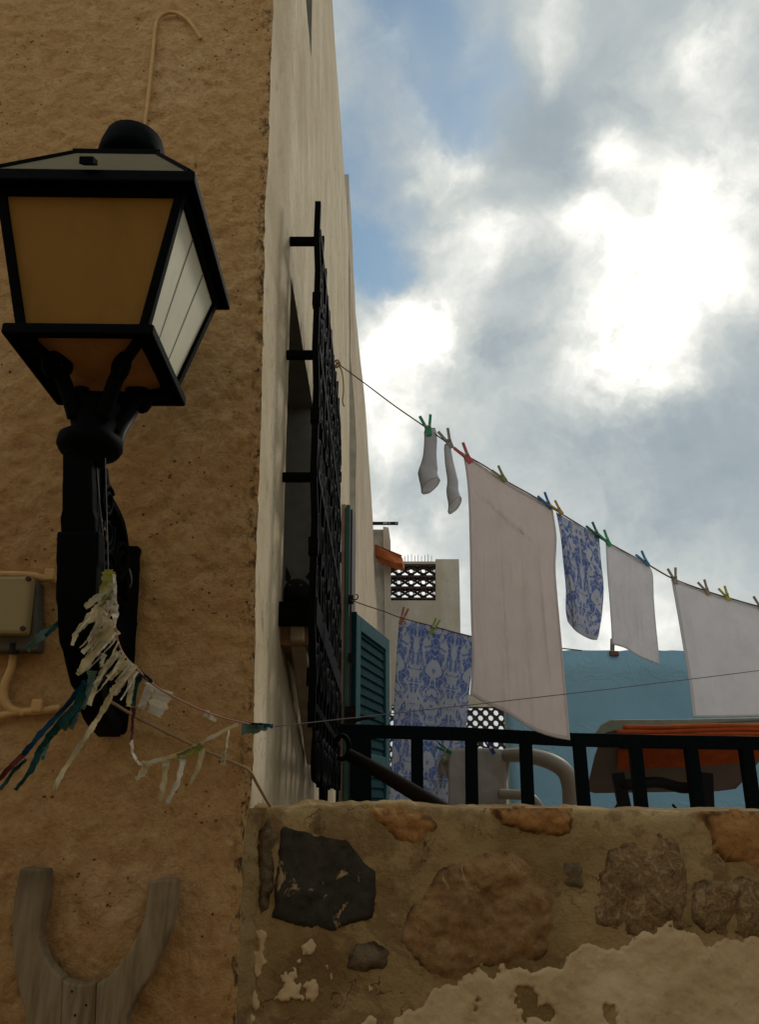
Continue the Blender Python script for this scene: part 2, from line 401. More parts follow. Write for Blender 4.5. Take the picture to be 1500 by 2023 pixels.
# ochre front
xs_n, zs = 190, []
z = -.0
while z < 6.6: zs.append(z); z += .013
zs += [7.2, 8, 9.6]
def fu(i):
    t = i/xs_n; return t
def front(i, j):
    z = zs[j]; t = i/xs_n; xc = XC(z); x = -3.2*(1-t)**2.2 + xc if False else xc - (1-t)**1.25*2.2
    e = (xc-x)
    rg = .6 + .8*max(0, min(1, .5+nz(x*1.1, z*.9, 30)+.4*(x+.9)))
    y = YW + .012*nz(x*2.2, z*2.2, 2) - rg*.009*nz(x*15, z*17, 5, 3) - rg*.009*abs(nz(x*30, z*34, 9, 2))
    rnd = .02*math.exp(-e/.012)                       # rounded arris
    ch = .012*max(0, nz(z*14, 5.5, 0, 4)-.15)*math.exp(-e/.03)
    f = 1 - math.exp(-e/.006)*1.0
    y = YW + (y-YW)*min(1, e/.02) + (rnd*0+ch)*min(1, e/.008)
    return (x, y, z)
mb = MB().grid(front, xs_n, len(zs)-1)
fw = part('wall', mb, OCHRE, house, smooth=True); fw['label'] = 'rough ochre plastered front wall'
ca = fw.data.color_attributes.new('edge', 'FLOAT_COLOR', 'POINT')
for j in range(len(zs)):
    for i in range(xs_n+1):
        z_ = zs[j]; e = (1-i/xs_n)**1.25*2.2
        w_ = .022 + .02*max(0, nz(z_*3, 9.4))
        k = math.exp(-(e/w_)**2)
        ca.data[j*(xs_n+1)+i].color = (k, k, k, 1)
# cream side
ZR = EYE + 7.9; YA = 9.2
w1 = (2.88, 4.12, EYE+.64, EYE+2.23)     # main window opening
w2 = (2.70, 3.60, EYE+4.50, EYE+6.3)
ys = sorted(set([round(YW + .03*k, 4) for k in range(80)] + [2.88, 4.12, 2.70, 3.60] + [4.7+.25*k for k in range(18)] + [YA]))
zz = sorted(set([round(.06*k, 4) for k in range(130)] + [w1[2], w1[3], w2[2], w2[3], 8.2, 8.7, ZR]))
def hole(y, z):
    return any(a < y < b and c < z < d for a, b, c, d in (w1, w2))
def side(i, j):
    Y = ys[i]; z = zz[j]; x = XF(Y, z)
    if Y > YW + .001:                                 # soft worn reveal edges
        pass
    return (x, Y, z)
mb = MB().grid(side, len(ys)-1, len(zz)-1, lambda i, j: not hole((ys[i]+ys[i+1])/2, (zz[j]+zz[j+1])/2))
sw = part('wall', mb, CREAM, house, smooth=True); sw['label'] = 'cream side wall with long vertical brush streaks'
# roof slab and far/back sides so that it is a solid house
mb = MB(); mb.hexa([(-3, YW+.03, ZR-.12), (XF(3, ZR)-.01, YW+.03, ZR-.12), (XF(8, ZR)-.01, YA, ZR-.12), (-3, YA, ZR-.12), (-3, YW+.03, ZR), (XF(3, ZR)-.01, YW+.03, ZR), (XF(8, ZR)-.01, YA, ZR), (-3, YA, ZR)])
part('roof', mb, CONC, house)
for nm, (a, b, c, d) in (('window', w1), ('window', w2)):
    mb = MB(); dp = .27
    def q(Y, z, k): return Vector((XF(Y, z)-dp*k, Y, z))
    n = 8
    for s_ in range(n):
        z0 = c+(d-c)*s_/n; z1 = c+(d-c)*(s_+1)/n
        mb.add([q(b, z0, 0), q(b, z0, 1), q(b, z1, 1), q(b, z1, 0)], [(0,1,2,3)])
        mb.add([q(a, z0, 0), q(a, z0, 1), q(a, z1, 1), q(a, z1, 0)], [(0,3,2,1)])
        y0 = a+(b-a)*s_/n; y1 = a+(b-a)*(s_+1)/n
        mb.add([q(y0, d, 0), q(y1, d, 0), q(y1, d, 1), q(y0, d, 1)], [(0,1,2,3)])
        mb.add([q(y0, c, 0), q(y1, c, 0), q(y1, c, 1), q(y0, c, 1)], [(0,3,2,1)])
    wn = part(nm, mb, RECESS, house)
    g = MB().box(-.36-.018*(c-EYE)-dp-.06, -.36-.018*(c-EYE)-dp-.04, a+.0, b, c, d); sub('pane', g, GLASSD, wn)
    g = MB()
    for yy in (a+.03, (a+b)/2, b-.03): g.bar((-.43-.018*(c-EYE)-.19, yy, c), (-.43-.018*(d-EYE)-.19, yy, d), .05, .05)
    for z_ in (c+.03, d-.03, (c+d)/2): g.bar((-.43-.018*(z_-EYE)-.185, a, z_), (-.43-.018*(z_-EYE)-.185, b, z_), .05, .05)
    sub('frame', g, TEALD, wn, bevel=.004)
# sill slabs under the window: brown underside then a beige inclined slab
def facex(Y, z): return XF(Y, z)
mb = MB()
z0 = EYE+.555
mb.hexa([(-.40, 2.86, z0), (-.262, 2.86, z0+.002), (-.262, 4.2, z0-.03), (-.40, 4.2, z0-.03), (-.40, 2.86, z0+.075), (-.262, 2.86, z0+.075), (-.262, 4.2, z0+.05), (-.40, 4.2, z0+.05)])
part('window_sill', mb, BROWN, house, bevel=.006)
a = [P(572,1264,2.84), P(601,1264,2.84)]; b = [P(606,1512,3.95), P(640,1508,3.95)]
mb = MB().hexa([a[0], a[1], b[1], b[0]] + [v+Vector((0, 0, .06)) for v in (a[0], a[1], b[1], b[0])])
t = part('ledge', mb, SLAB, house, bevel=.008)

# wrought iron grille, standing 13 cm off the side wall
gr = bpy.data.objects.new('window_grille', None); COL.objects.link(gr); gr.parent = house
gr.matrix_parent_inverse = Matrix.Identity(4); ORIG[gr.name] = ORIG[house.name]
gr['label'] = 'black wrought iron grille standing off the cream wall'
def GX(z, off=.13): return -.36 - .018*(z-EYE) + off
gy0, gy1, gz0, gz1 = 2.74, 4.62, EYE+.25, EYE+2.46
for z_ in (EYE+2.36, EYE+1.77, EYE+1.21, EYE+.66):          # brackets into the wall
    for yy in (2.80, 4.5):
        h = .035 if z_ > EYE+.7 else .09
        mb = MB(); mb.bar((XF(yy, z_)-.03, yy, z_), (GX(z_)+.005, yy, z_), .028, h); sub('bracket', mb, IRON, gr, bevel=.003)
mb = MB(); mb.bar((-.275, 2.83, EYE+.96), (GX(EYE+.96), 2.83, EYE+.96), .02, .02); sub('bracket', mb, IRON, gr)
for k in range(11):
    yy = gy0 + (gy1-gy0)*k/10
    top = gz1 + (.06 if k == 0 else .03*math.sin(k*1.7)); bot = gz0 - .24*math.sin(math.pi*min(1, k/7)) - (.1 if k > 6 else 0)
    mb = MB(); pts = [(GX(bot+(top-bot)*i/12) + .004*math.sin(i*2.1+k), yy, bot+(top-bot)*i/12) for i in range(13)]
    for p_, q_ in zip(pts, pts[1:]): mb.bar(p_, q_, .026, .030, (0, 1, 0))
    for z_ in (EYE+2.0, EYE+1.45, EYE+.9, EYE+.42):          # collars
        mb.box(GX(z_)-.018, GX(z_)+.018, yy-.02, yy+.02, z_-.03, z_+.03)
    sub('bar', mb, IRON, gr)
for z_, h in ((EYE+2.36, .035), (EYE+1.77, .035), (EYE+1.21, .035), (EYE+.66, .1), (EYE+.32, .03)):
    mb = MB().box(GX(z_)-.015, GX(z_)+.015, gy0, gy1, z_-h/2, z_+h/2); sub('rail', mb, IRON, gr, bevel=.002)
for r_i, zc in enumerate((EYE+2.08, EYE+1.86, EYE+1.56, EYE+1.32, EYE+1.0, EYE+.78, EYE+.47, EYE+.15)):
    for k in range(10):
        yc = gy0 + (gy1-gy0)*(k+.5)/10; pts = []
        for i in range(20):
            t = i/19; an = t*math.pi*3.2 + r_i; rr = .085*(1-t*.72)
            pts.append((GX(zc)+.006*math.sin(k*3+r_i)+.004, yc+rr*math.cos(an), zc+rr*math.sin(an)*1.15))
        mb = MB().tube(pts, .011, 5); sub('scroll', mb, IRON, gr, smooth=True)
# rope knot hanging + loops on the bottom of the grille
# far section of the same terrace row: neighbour with the stepped roof
nb = thing('neighbour_house', 'pale beige neighbouring house beyond the cream wall, its parapet stepping down', 'house', (-2, 12, 0))
def colx(tab, zr): return interp(tab, zr)
Yc = [9.2, 10.5, 12.5, 15.5]
sil = [(690,345),(703,620),(722,800),(737,1030)]
base = [-.30, -.24, -.10, .12]
grid = []
mb = MB(); rows = 30
tops = [P(x, y, Y) for (x, y), Y in zip(sil, Yc)]
mids = [P(704, 860, 9.2), P(712, 900, 10.5), P(727, 960, 12.5), P(741, 1130, 15.5)]
lows = [P(703, 1110, 9.2), P(716, 1200, 10.5), P(735, 1250, 12.5), P(753, 1300, 15.5)]
NEAR = [(0, P(703,1110,9.2).x)] + [(P(a, b, 9.2).z, P(a, b, 9.2).x) for a, b in ((703,1110),(704,860),(700,794),(692,695),(692,547),(688,458),(689,349))]
def nbf(i, j):
    ti = i/18*3; a = min(2, int(ti)); f = ti-a
    T = tops[a].lerp(tops[a+1], f); Mi = mids[a].lerp(mids[a+1], f); Lo = lows[a].lerp(lows[a+1], f)
    z = T.z*j/rows; 
    tab = [(0, Lo.x+.01), (Lo.z, Lo.x), (Mi.z, Mi.x), (T.z, T.x)]
    if i == 0: tab = NEAR
    x = interp(tab, z); return (x + .006*nz(T.y*3, z*3), T.y, z)
mb.grid(nbf, 18, rows)
part('wall', mb, PINKISH, nb, smooth=True)
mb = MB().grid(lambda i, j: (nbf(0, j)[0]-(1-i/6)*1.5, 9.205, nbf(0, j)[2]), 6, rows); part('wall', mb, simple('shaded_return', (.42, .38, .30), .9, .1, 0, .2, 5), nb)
mb = MB().grid(lambda i, j: (nbf(i, rows)[0]-j*1.0, nbf(i, rows)[1], nbf(i, rows)[2]-.004), 18, 1); part('roof', mb, CONC, nb)
# folded shutter leaves (edge-on) beside the neighbour's terrace door
sh = thing('folded_shutter', 'tall stack of green and pinkish shutter boards seen edge on beside the black grille', 'shutter', (-.23, 5.2, EYE-.62))
def strip(x0, x1, ytop, Y, dep, mat, nm, xb0=None, xb1=None):
    xb0 = x0-6 if xb0 is None else xb0; xb1 = x1-6 if xb1 is None else xb1
    T0 = P(x0, ytop, Y); T1 = P(x1, ytop, Y); B0 = P(xb0, 1600, Y); B1 = P(xb1, 1600, Y)
    zb = EYE-.61
    def ext(T, B): 
        k = (zb-B.z)/(T.z-B.z); return B + (T-B)*k
    B0, B1 = ext(T0, B0), ext(T1, B1)
    d = Vector((0.01, dep, 0))
    return part(nm, MB().hexa([B0, B1, B1+d, B0+d, T0, T1, T1+d, T0+d]), mat, sh, bevel=.003)
strip(675, 683, 996, 5.15, .35, PINKW, 'frame_post'); strip(683.5, 692, 997, 5.12, .4, GREEN, 'leaf'); strip(692.5, 697, 1006, 5.18, .4, simple('dark_red_brown', (.05, .03, .025), .7), 'leaf')
for y_ in (1185, 1300, 1420):
    p = P(690, y_, 5.1); part('hinge', MB().box(p.x-.005, p.x+.03, p.y-.02, p.y, p.z-.03, p.z+.03), IRONR, sh)
# louvred shutter
ls = thing('louvred_shutter', 'teal louvred shutter leaf standing open beside the blue patterned towel', 'shutter', (-.05, 5.7, EYE-.62))
A = P(699, 1211, 5.2); B = P(765, 1276, 6.12)
zt0, zt1 = A.z, A.z; B.z = A.z
dv = Vector((B.x-A.x, B.y-A.y, 0)); wd = dv.length; dv.normalize(); nv = Vector((dv.y, -dv.x, 0))   # faces right/front
zb = EYE-.6
def LB(u0, u1, z0, z1, t0=-.02, t1=.02):
    c = []
    for z_ in (z0, z1):
        for u, t in ((u0, t1), (u1, t1), (u1, t0), (u0, t0)):
            c.append(Vector((A.x, A.y, 0)) + dv*u + nv*t + Vector((0, 0, z_)))
    return c
mb = MB()
mb.hexa(LB(0, .12, zb, zt0)); mb.hexa(LB(wd-.12, wd, zb, zt0)); mb.hexa(LB(.12, wd-.12, zt0-.10, zt0)); mb.hexa(LB(.12, wd-.12, zb, zb+.1)); mb.hexa(LB(.12, wd-.12, zb+.85, zb+.93))
part('frame', mb, TEAL, ls, bevel=.004)
mb = MB(); z_ = zb+.12
while z_ < zt0-.11:
    c = LB(.12, wd-.12, z_, z_+.075, -.012, -.006)
    for k in (0, 1, 2, 3): c[k] = c[k] + nv*.014
    mb.hexa(c); z_ += .066
part('louvres', mb, TEALD, ls)
part('edge_board', MB().hexa(LB(-.02, 0.0, zb, zt0+.005, -.10, .025)), TEALD, ls, bevel=.003)
mb = MB(); p = P(700, 1424, 5.0); mb.tube([p, P(715, 1420, 4.98), P(742, 1418, 4.97)], [.012, .01, .004], 6); mb.box(p.x-.06, p.x+.01, p.y-.01, p.y+.02, p.z-.05, p.z+.09)
part('latch', mb, IRONR, ls)
# hooks on the shutter edge
hk = MB().tube(spline([P(694,1176,5.05), P(699,1184,5.04), P(706,1183,5.03), P(707,1176,5.03), P(703,1174,5.03)], 6), .004, 6)
part('hook', hk, IRONR, sh, smooth=True)

# far buildings: concrete pier, roof terrace wall with breeze blocks
YD = 16.0
def pbox(mb, x0, x1, y0, y1, Y, dep, jit=0):
    a = P(x0, y0, Y); b = P(x1, y0, Y); c = P(x1, y1, Y); d = P(x0, y1, Y); e = Vector((0, dep, 0))
    return mb.hexa([d, c, c+e, d+e, a, b, b+e, a+e])
pr = thing('concrete_pier', 'weathered grey concrete pier rising behind the orange canopy', 'pillar', (0, 15.7, 0))
mb = MB(); a = P(736, 1040, 15.7); b = P(767, 1040, 15.7)
b2_ = P(757, 1045, 15.7); c2 = P(765, 1400, 15.7)
mb.add([P(736,1046,15.7), P(757,1046,15.7), P(763,1405,15.7), P(748,1405,15.7), P(736,1046,16.3), P(757,1046,16.3), P(763,1405,16.3), P(748,1405,16.3)], [(0,3,2,1),(4,5,6,7),(0,1,5,4),(1,2,6,5),(2,3,7,6),(3,0,4,7)])
part('shaft', mb, CONC, pr)  # shadow strip of the pier, its shade given by darker concrete colour
mb = MB(); mb.add([P(757,1040,15.6), P(768,1042,15.6), P(772,1070,15.6), P(774,1405,15.6), P(764,1405,15.6)] + [v+Vector((0,.5,0)) for v in (P(757,1040,15.6), P(768,1042,15.6), P(772,1070,15.6), P(774,1405,15.6), P(764,1405,15.6))],
   [(0,4,3,2,1),(5,6,7,8,9),(0,1,6,5),(1,2,7,6),(2,3,8,7),(3,4,9,8),(4,0,5,9)])
part('edge_strip', mb, FARW, pr)
cn_ = thing('canopy', 'small orange sloping canopy jutting from the far pale wall', 'canopy', P(760, 1100, 15.0))
mb = MB(); pts = [P(740,1075,15.3), P(792,1097,14.9), P(796,1104,14.9), P(795,1113,14.9), P(782,1112,14.9), P(741,1097,15.3)]
mb.prism(pts, (0.05, .5, 0)); part('board', mb, ORNG, cn_, bevel=.01)
mb = MB().bar(P(742,1077,15.2), P(793,1098,14.85), .03, .03); part('edge_trim', mb, simple('dark_terracotta', (.2,.06,.03)), cn_)
bk = MB(); pbox(bk, 731, 787, 1030.5, 1036, 15.2, .05)
bk2 = thing('wall_bracket', 'thin black metal bar sticking out of the far wall above the orange canopy', 'bracket', P(760, 1036, 15.2))
part('bar', bk, BLACKM, bk2, bevel=.004)
m_ = MB(); pbox(m_, 757, 766, 1031.5, 1035, 15.19, .005); part('sticker', m_, simple('pale_sticker', (.35, .35, .36)), bk2)
m_ = MB()
for x in (770, 783): pbox(m_, x-1.3, x+1.3, 1032, 1034.6, 15.19, .005)
part('bolt', m_, simple('light_metal', (.45, .45, .45)), bk2)

tw = thing('roof_terrace_wall', 'beige rendered terrace wall with breeze block openings against the sky', 'wall', (.9, 16, 0))
mb = MB()
pbox(mb, 762, 861, 1109, 1114, YD, .3)
part('beam', mb, FARW, tw)
mb = MB(); ol = [(861,1104.5),(907,1104.5),(909,1180),(912,1392),(764,1392),(763,1186),(861,1186)]
mb.prism([P(a, b, YD) for a, b in ol][::-1], (0, .3, 0)); part('wall', mb, FARW, tw)
mb = MB(); pbox(mb, 912, 1003, 1372, 1396, YD, .3); pbox(mb, 1001, 1010, 1380, 1720, YD, .3); pbox(mb, 755, 766, 1390, 1720, YD, .3); part('parapet', mb, FARW, tw)
# ornamental breeze blocks: 4 x 3
DKBR = simple('dark_terracotta_block', (.07, .05, .045), .9, .1, 0, .3, 6)
mb = MB(); x0, x1, y0, y1 = 764, 861, 1114, 1185
pbox(mb, x0, x1, 1114, 1120, YD+.02, .2)
rh = 22.0
for r in range(3):
    ya = 1119.5 + r*rh; yb = ya + rh
    pbox(mb, x0, x1, yb-5.5, yb if r < 2 else yb-2, YD+.02, .2)
    for c in range(4):
        xa = x0 + (x1-x0)*c/4; xb = x0 + (x1-x0)*(c+1)/4; xm = (xa+xb)/2; yt, yq = ya+1, yb-5.5
        def bt(pp, w=1.6):
            q_ = [P(x, y, YD+.1) for x, y in pp]
            for u, v in zip(q_, q_[1:]): mb.bar(u, v, .16, M(w, 1150, YD), (0, 1, 0)) if False else mb.bar(u, v, M(w, 1150, YD), .16, (0, 1, 0))
        ym = (yt+yq)/2
        bt([(xa, yt), (xb, yq)]); bt([(xa, yq), (xb, yt)])
        bt([(xa, yt), (xa+4, (yt+ym)/2), (xa+5.2, ym), (xa+4, (yq+ym)/2), (xa, yq)], 1.3)
        bt([(xb, yt), (xb-4, (yt+ym)/2), (xb-5.2, ym), (xb-4, (yq+ym)/2), (xb, yq)], 1.3)
        bt([(xa, yt+2.5), (xa+5, yt+.5), (xa+9, yt)], 1.6); bt([(xb, yt+2.5), (xb-5, yt+.5), (xb-9, yt)], 1.6)
        bt([(xa, yq-2), (xa+6, yq-.4)], 1.4); bt([(xb, yq-2), (xb-6, yq-.4)], 1.4)
part('block_screen', mb, DKBR, tw)
# flower-hole screen
mb = MB(); cell = 10.2
cols = 12; y = 1398
ri = 0
yy = 1398.0
while yy < 1720:
    xx = 766 + (cell if ri % 2 else 0)
    while xx < 1004:
        Pc = P(xx, yy, YD+.12); hd = M(cell, yy, YD+.12)
        n = 32; inn = []; out = []
        for k in range(n):
            t = 2*math.pi*k/n; c_, s_ = math.cos(t), math.sin(t)
            dr = hd/(abs(c_)+abs(s_)); out.append(Pc + Vector((c_*dr, 0, s_*dr)))
            rr = hd*(.47 + .075*abs(math.cos(4*t))); rr = min(rr, dr*.86); inn.append(Pc + Vector((c_*rr, 0, s_*rr)))
        mb.add(out+inn, [(k, (k+1) % n, n+(k+1) % n, n+k) for k in range(n)])
        xx += 2*cell
    yy += cell; ri += 1
o = part('flower_screen', mb, DKBR, tw); m = o.modifiers.new('s', 'SOLIDIFY'); m.thickness = .10; m.offset = 0
for k in range(9):
    x = 800 + k*6.6; mb = MB().bar(P(x, 1110, YD+.1), P(x, 1099 - (k*37 % 5), YD+.1), .012, .012); part('spike', mb, simple('steel', (.2, .2, .2)), tw)
# blue painted wall of the terrace
def mat_blue():
    m = Mt('blue_relief_paint', .75, .25)
    f = m.noise(2.5, 6); base = m.ramp(f, [(.3, (.22, .39, .49)), (.7, (.27, .47, .58))])
    v = m.n('ShaderNodeTexNoise'); v.inputs['Scale'].default_value = 3.2; v.inputs['Detail'].default_value = 3; v.inputs['Distortion'].default_value = 1.6; m.l(m.coord(), v.inputs['Vector'])
    h = m.ramp(v.outputs[0], [(.46, (0,0,0)), (.5, (1,1,1)), (.54, (0,0,0))])
    # relief runs in bands
    sx = m.n('ShaderNodeSeparateXYZ'); m.l(m.coord(), sx.inputs[0])
    bnd = m.ramp(m.math('FRACT', m.math('MULTIPLY', sx.outputs[2], 1.7)), [(.3, (0,0,0)), (.36, (1,1,1)), (.74, (1,1,1)), (.8, (0,0,0))])
    hh = m.math('ADD', m.math('MULTIPLY', h, bnd), m.math('MULTIPLY', m.noise(60, 6, .7), .6))
    lc = m.n('ShaderNodeTexNoise'); lc.inputs['Scale'].default_value = 11; lc.inputs['Detail'].default_value = 2; lc.inputs['Distortion'].default_value = 2.5; m.l(m.coord(), lc.inputs['Vector'])
    lace = m.ramp(lc.outputs[0], [(.47, (0,0,0)), (.5, (1,1,1)), (.53, (0,0,0))])
    base = m.mix(m.math('MULTIPLY', m.math('MULTIPLY', lace, bnd), .5), base, (.34, .50, .57))
    sc = m.noise(14, 8, .8, m.coord(scale=(.3, 1, 2)))
    base = m.mix(m.math('MULTIPLY', m.ramp(sc, [(.63, (0,0,0)), (.68, (1,1,1))]), .5), base, (.40, .56, .64))
    m.col(base); m.bump(hh, .007, .4); return m.m
YB = 6.6
mb = MB(); nxx = 90
xl = P(1001, 1400, YB).x
def bw(i, j):
    x = xl + (7-xl)*i/nxx; zt = P(1200, 1285, YB).z + .016*nz(x*2, 3) + .008*nz(x*14, 1)
    zb = EYE-.6; return (x, YB + .01*nz(x*2, j), zb+(zt-zb)*j/10)
mb.grid(bw, nxx, 10)
bwall = obj('blue_wall', mb, mat_blue(), smooth=True); m = bwall.modifiers.new('s', 'SOLIDIFY'); m.thickness = .15; m.offset = -1
tag(bwall, 'blue painted terrace wall with faint raised pattern behind the laundry', 'wall')

sp_ = thing('short_post', 'short brown wooden post standing on top of the blue wall under the small white cloth', 'post', P(1210, 1288, 6.62))
part('post', MB().bar(P(1210, 1290, 6.64), P(1210.5, 1262, 6.64), .03, .03, (0, 1, 0)), simple('weathered_wood', (.22, .16, .11), .9), sp_)
part('base', MB().bar(P(1204, 1291, 6.6), P(1222, 1291, 6.6), .05, .04), simple('rusty_base', (.16, .09, .06), .9), sp_, bevel=.006)
# ------------------------------------------------------------------ rubble wall in front
YS = 2.36
wall = thing('stone_wall', 'low rubble stone wall with ochre mortar and flaking plaster', 'wall', (1.2, YS+.15, 0))
def mat_mortar():
    m = Mt('ochre_mortar', .95, .1)
    a = m.noise(4, 6, .6); b = m.noise(22, 8, .7); c = m.noise(90, 5)
    base = m.ramp(a, [(.32, (.24, .155, .062)), (.5, (.36, .245, .105)), (.68, (.43, .305, .14))])
    base = m.mix(m.math('MULTIPLY', m.ramp(b, [(.55, (0,0,0)), (.68, (1,1,1))]), .6), base, (.19, .125, .055))
    pt = m.noise(2.6, 8, .72, None, .5); base = m.mix(m.math('MULTIPLY', m.ramp(pt, [(.52, (0,0,0)), (.57, (1,1,1))]), .6), base, (.17, .095, .04))
    pt2 = m.noise(9, 9, .8); base = m.mix(m.math('MULTIPLY', m.ramp(pt2, [(.60, (0,0,0)), (.63, (1,1,1))]), .5), base, (.08, .05, .022))
    cr = m.n('ShaderNodeTexVoronoi'); cr.feature = 'DISTANCE_TO_EDGE'; cr.inputs['Scale'].default_value = 5.5
    wv = m.n('ShaderNodeVectorMath', operation='ADD'); m.l(m.coord(), wv.inputs[0]); nn_ = m.n('ShaderNodeTexNoise'); nn_.inputs['Scale'].default_value = 7; nn_.inputs['Detail'].default_value = 6; m.l(m.coord(), nn_.inputs['Vector'])
    sc_ = m.n('ShaderNodeVectorMath', operation='SCALE'); m.l(nn_.outputs['Color'], sc_.inputs[0]); sc_.inputs['Scale'].default_value = .25; m.l(sc_.outputs[0], wv.inputs[1]); m.l(wv.outputs[0], cr.inputs['Vector'])
    crk = m.math('MULTIPLY', m.math('LESS_THAN', cr.outputs['Distance'], .006), m.math('GREATER_THAN', m.noise(6, 2), .57))
    base = m.mix(m.math('MULTIPLY', crk, .7), base, (.04, .025, .012))
    m.col(base); m.bump(m.math('ADD', m.math('MULTIPLY', b, .7), m.math('SUBTRACT', m.math('MULTIPLY', c, .3), m.math('MULTIPLY', crk, .4))), .02, .9); return m.m
def mat_stone(name, c1, c2, c3, sc=10, bump=.02, veins=None):
    m = Mt(name, .9, .15)
    a = m.noise(sc, 9, .72, None, .4); b = m.noise(sc*5, 8, .7)
    base = m.ramp(a, [(.32, c1), (.5, c2), (.68, c3)])
    base = m.mix(m.math('MULTIPLY', m.ramp(b, [(.52, (0,0,0)), (.66, (1,1,1))]), .5), base, tuple(x*.45 for x in c1))
    if name == 'conglomerate':
        pb = m.noise(34, 3, .5, None, 1.5); base = m.mix(.6, base, m.ramp(pb, [(.35, (.10, .06, .035)), (.47, (.34, .22, .11)), (.53, (.14, .085, .045)), (.62, (.46, .31, .16))]))
    g = m.n('ShaderNodeVertexColor'); g.layer_name = 'edge'
    fi = m.noise(sc*9, 6, .8); base = m.mix(m.math('MULTIPLY', m.ramp(fi, [(.60, (0,0,0)), (.66, (1,1,1))]), .6), base, tuple(x*.3 for x in c1))
    if veins: base = m.mix(m.ramp(m.noise(sc*1.4, 8, .75, None, .8), [(.60, (0,0,0)), (.62, (1,1,1))]), base, veins)
    base = m.mix(m.math('MULTIPLY', m.math('MULTIPLY', g.outputs[0], m.ramp(m.noise(13, 5, .7), [(.44, (0,0,0)), (.56, (1,1,1))])), .85), base, (.03, .018, .009))
    m.col(base); m.bump(m.math('ADD', a, m.math('MULTIPLY', b, .45)), bump, 1.0); return m.m
MORT = mat_mortar()
topz = lambda x: P(CX, 1594, YS).z + .007*nz(x*4.2, 1.5) + .004*nz(x*17, 2.5) + (.004 if x < .1 else 0) - .012*max(0, min(1, (x-.3)/.6))
XL = P(478, 1700, YS).x
def surf(x, z): return YS + .012*nz(x*3.5, z*3.5, 3) - .003*nz(x*25, z*25, 5)
nx_, nz_ = 300, 110
def mz(i, j):
    x = -.42 + 3.6*(i/nx_)**1.25; zt = topz(x)
    t = j/nz_; z = zt*(1 - (1-t)**1.6)
    e = zt - z; y = surf(x, z) + .028*math.exp(-e/.018)
    return (x, y, z)
mb = MB().grid(mz, nx_, nz_)
b_ = len(mb.v); 
mb2 = MB().grid(lambda i, j: (mz(i, nz_)[0], [mz(i, nz_)[1], YS+.1, YS+.3, YS+.3][j], mz(i, nz_)[2] + [0, .010 + .008*nz(mz(i, nz_)[0]*8, 3), -.005, -1.6][j]), nx_, 3)
mb.add(mb2.v, mb2.f)
part('mortar', mb, MORT, wall, smooth=True)
def pip(x, y, poly):
    c = False; n = len(poly); dm = 1e9
    for i in range(n):
        (x1, y1), (x2, y2) = poly[i], poly[(i+1) % n]
        if (y1 > y) != (y2 > y) and x < (x2-x1)*(y-y1)/(y2-y1)+x1: c = not c
        dx, dy = x2-x1, y2-y1; t = max(0, min(1, ((x-x1)*dx+(y-y1)*dy)/(dx*dx+dy*dy)))
        dm = min(dm, math.hypot(x-x1-t*dx, y-y1-t*dy))
    return dm if c else -dm
def stone(px, mat, H, seed, step=.006, edge=.05, nm='stone', rough=.006, sharp=1.0, wob=.012, smear=.02):
    poly = [(P(a, b, YS).x, P(a, b, YS).z) for a, b in px]
    xs = [p[0] for p in poly]; zs_ = [p[1] for p in poly]; mg = .03
    x0, x1, z0, z1 = min(xs)-mg, max(xs)+mg, min(zs_)-mg, min(max(zs_)+mg, 1e9)
    nu = int((x1-x0)/step); nv = int((z1-z0)/step); D = {}
    def h(i, j):
        x = x0+i*step; z = z0+j*step
        d = pip(x, z, poly) + wob*nz(x*13, z*13, seed) + wob*.4*nz(x*45, z*45, seed)
        if d > 0: t = min(1, d/edge); hh = H*(1-(1-t)**2)*sharp + .0
        else: hh = d*.9
        hh += rough*nz(x*11, z*11, seed+3)*min(1, max(0, d/.02)) + rough*.5*nz(x*40, z*40, seed+5)*min(1, max(0, d/.01))
        hh -= smear*max(0, nz(x*10, z*10, seed+11, 5) - .12 - 1.5*max(0, d-.03))
        D[(i, j)] = d
        return (x, surf(x, z) - hh + .0015, z)
    mb = MB().grid(h, nu, nv)
    # keep cells near or within the outline, below the coping
    f2 = []
    for f in mb.f:
        ks = [(v % (nu+1), v//(nu+1)) for v in f]
        if all(D[k] > -.014 for k in ks) and all(mb.v[v].z < topz(mb.v[v].x)+.006 for v in f): f2.append(f)
    used = sorted({v for f in f2 for v in f}); mp = {v: i for i, v in enumerate(used)}
    m2 = MB(); m2.v = [mb.v[v] for v in used]; m2.f = [tuple(mp[v] for v in f) for f in f2]
    o = part(nm, m2, mat, wall, smooth=True); ca = o.data.color_attributes.new('edge', 'FLOAT_COLOR', 'POINT')
    for k, v in enumerate(used):
        d = D[(v % (nu+1), v//(nu+1))]; e = math.exp(-((d-.003)/.009)**2); ca.data[k].color = (e, e, e, 1)
    return o
S_SLATE = mat_stone('dark_slate', (.026, .024, .016), (.044, .039, .027), (.065, .055, .038), 7, .006, (.36, .25, .13))
S_PINK = mat_stone('brown_pink_stone', (.18, .092, .036), (.31, .175, .07), (.40, .25, .115), 8, .012, (.40, .26, .13))
S_RUB = mat_stone('conglomerate', (.16, .09, .036), (.33, .20, .08), (.44, .29, .12), 22, .015)
S_OR = mat_stone('orange_stone', (.30, .14, .045), (.40, .19, .06), (.44, .24, .09), 12, .012)
S_GR = mat_stone('grey_brown_stone', (.10, .068, .036), (.17, .12, .066), (.25, .18, .105), 15, .015)
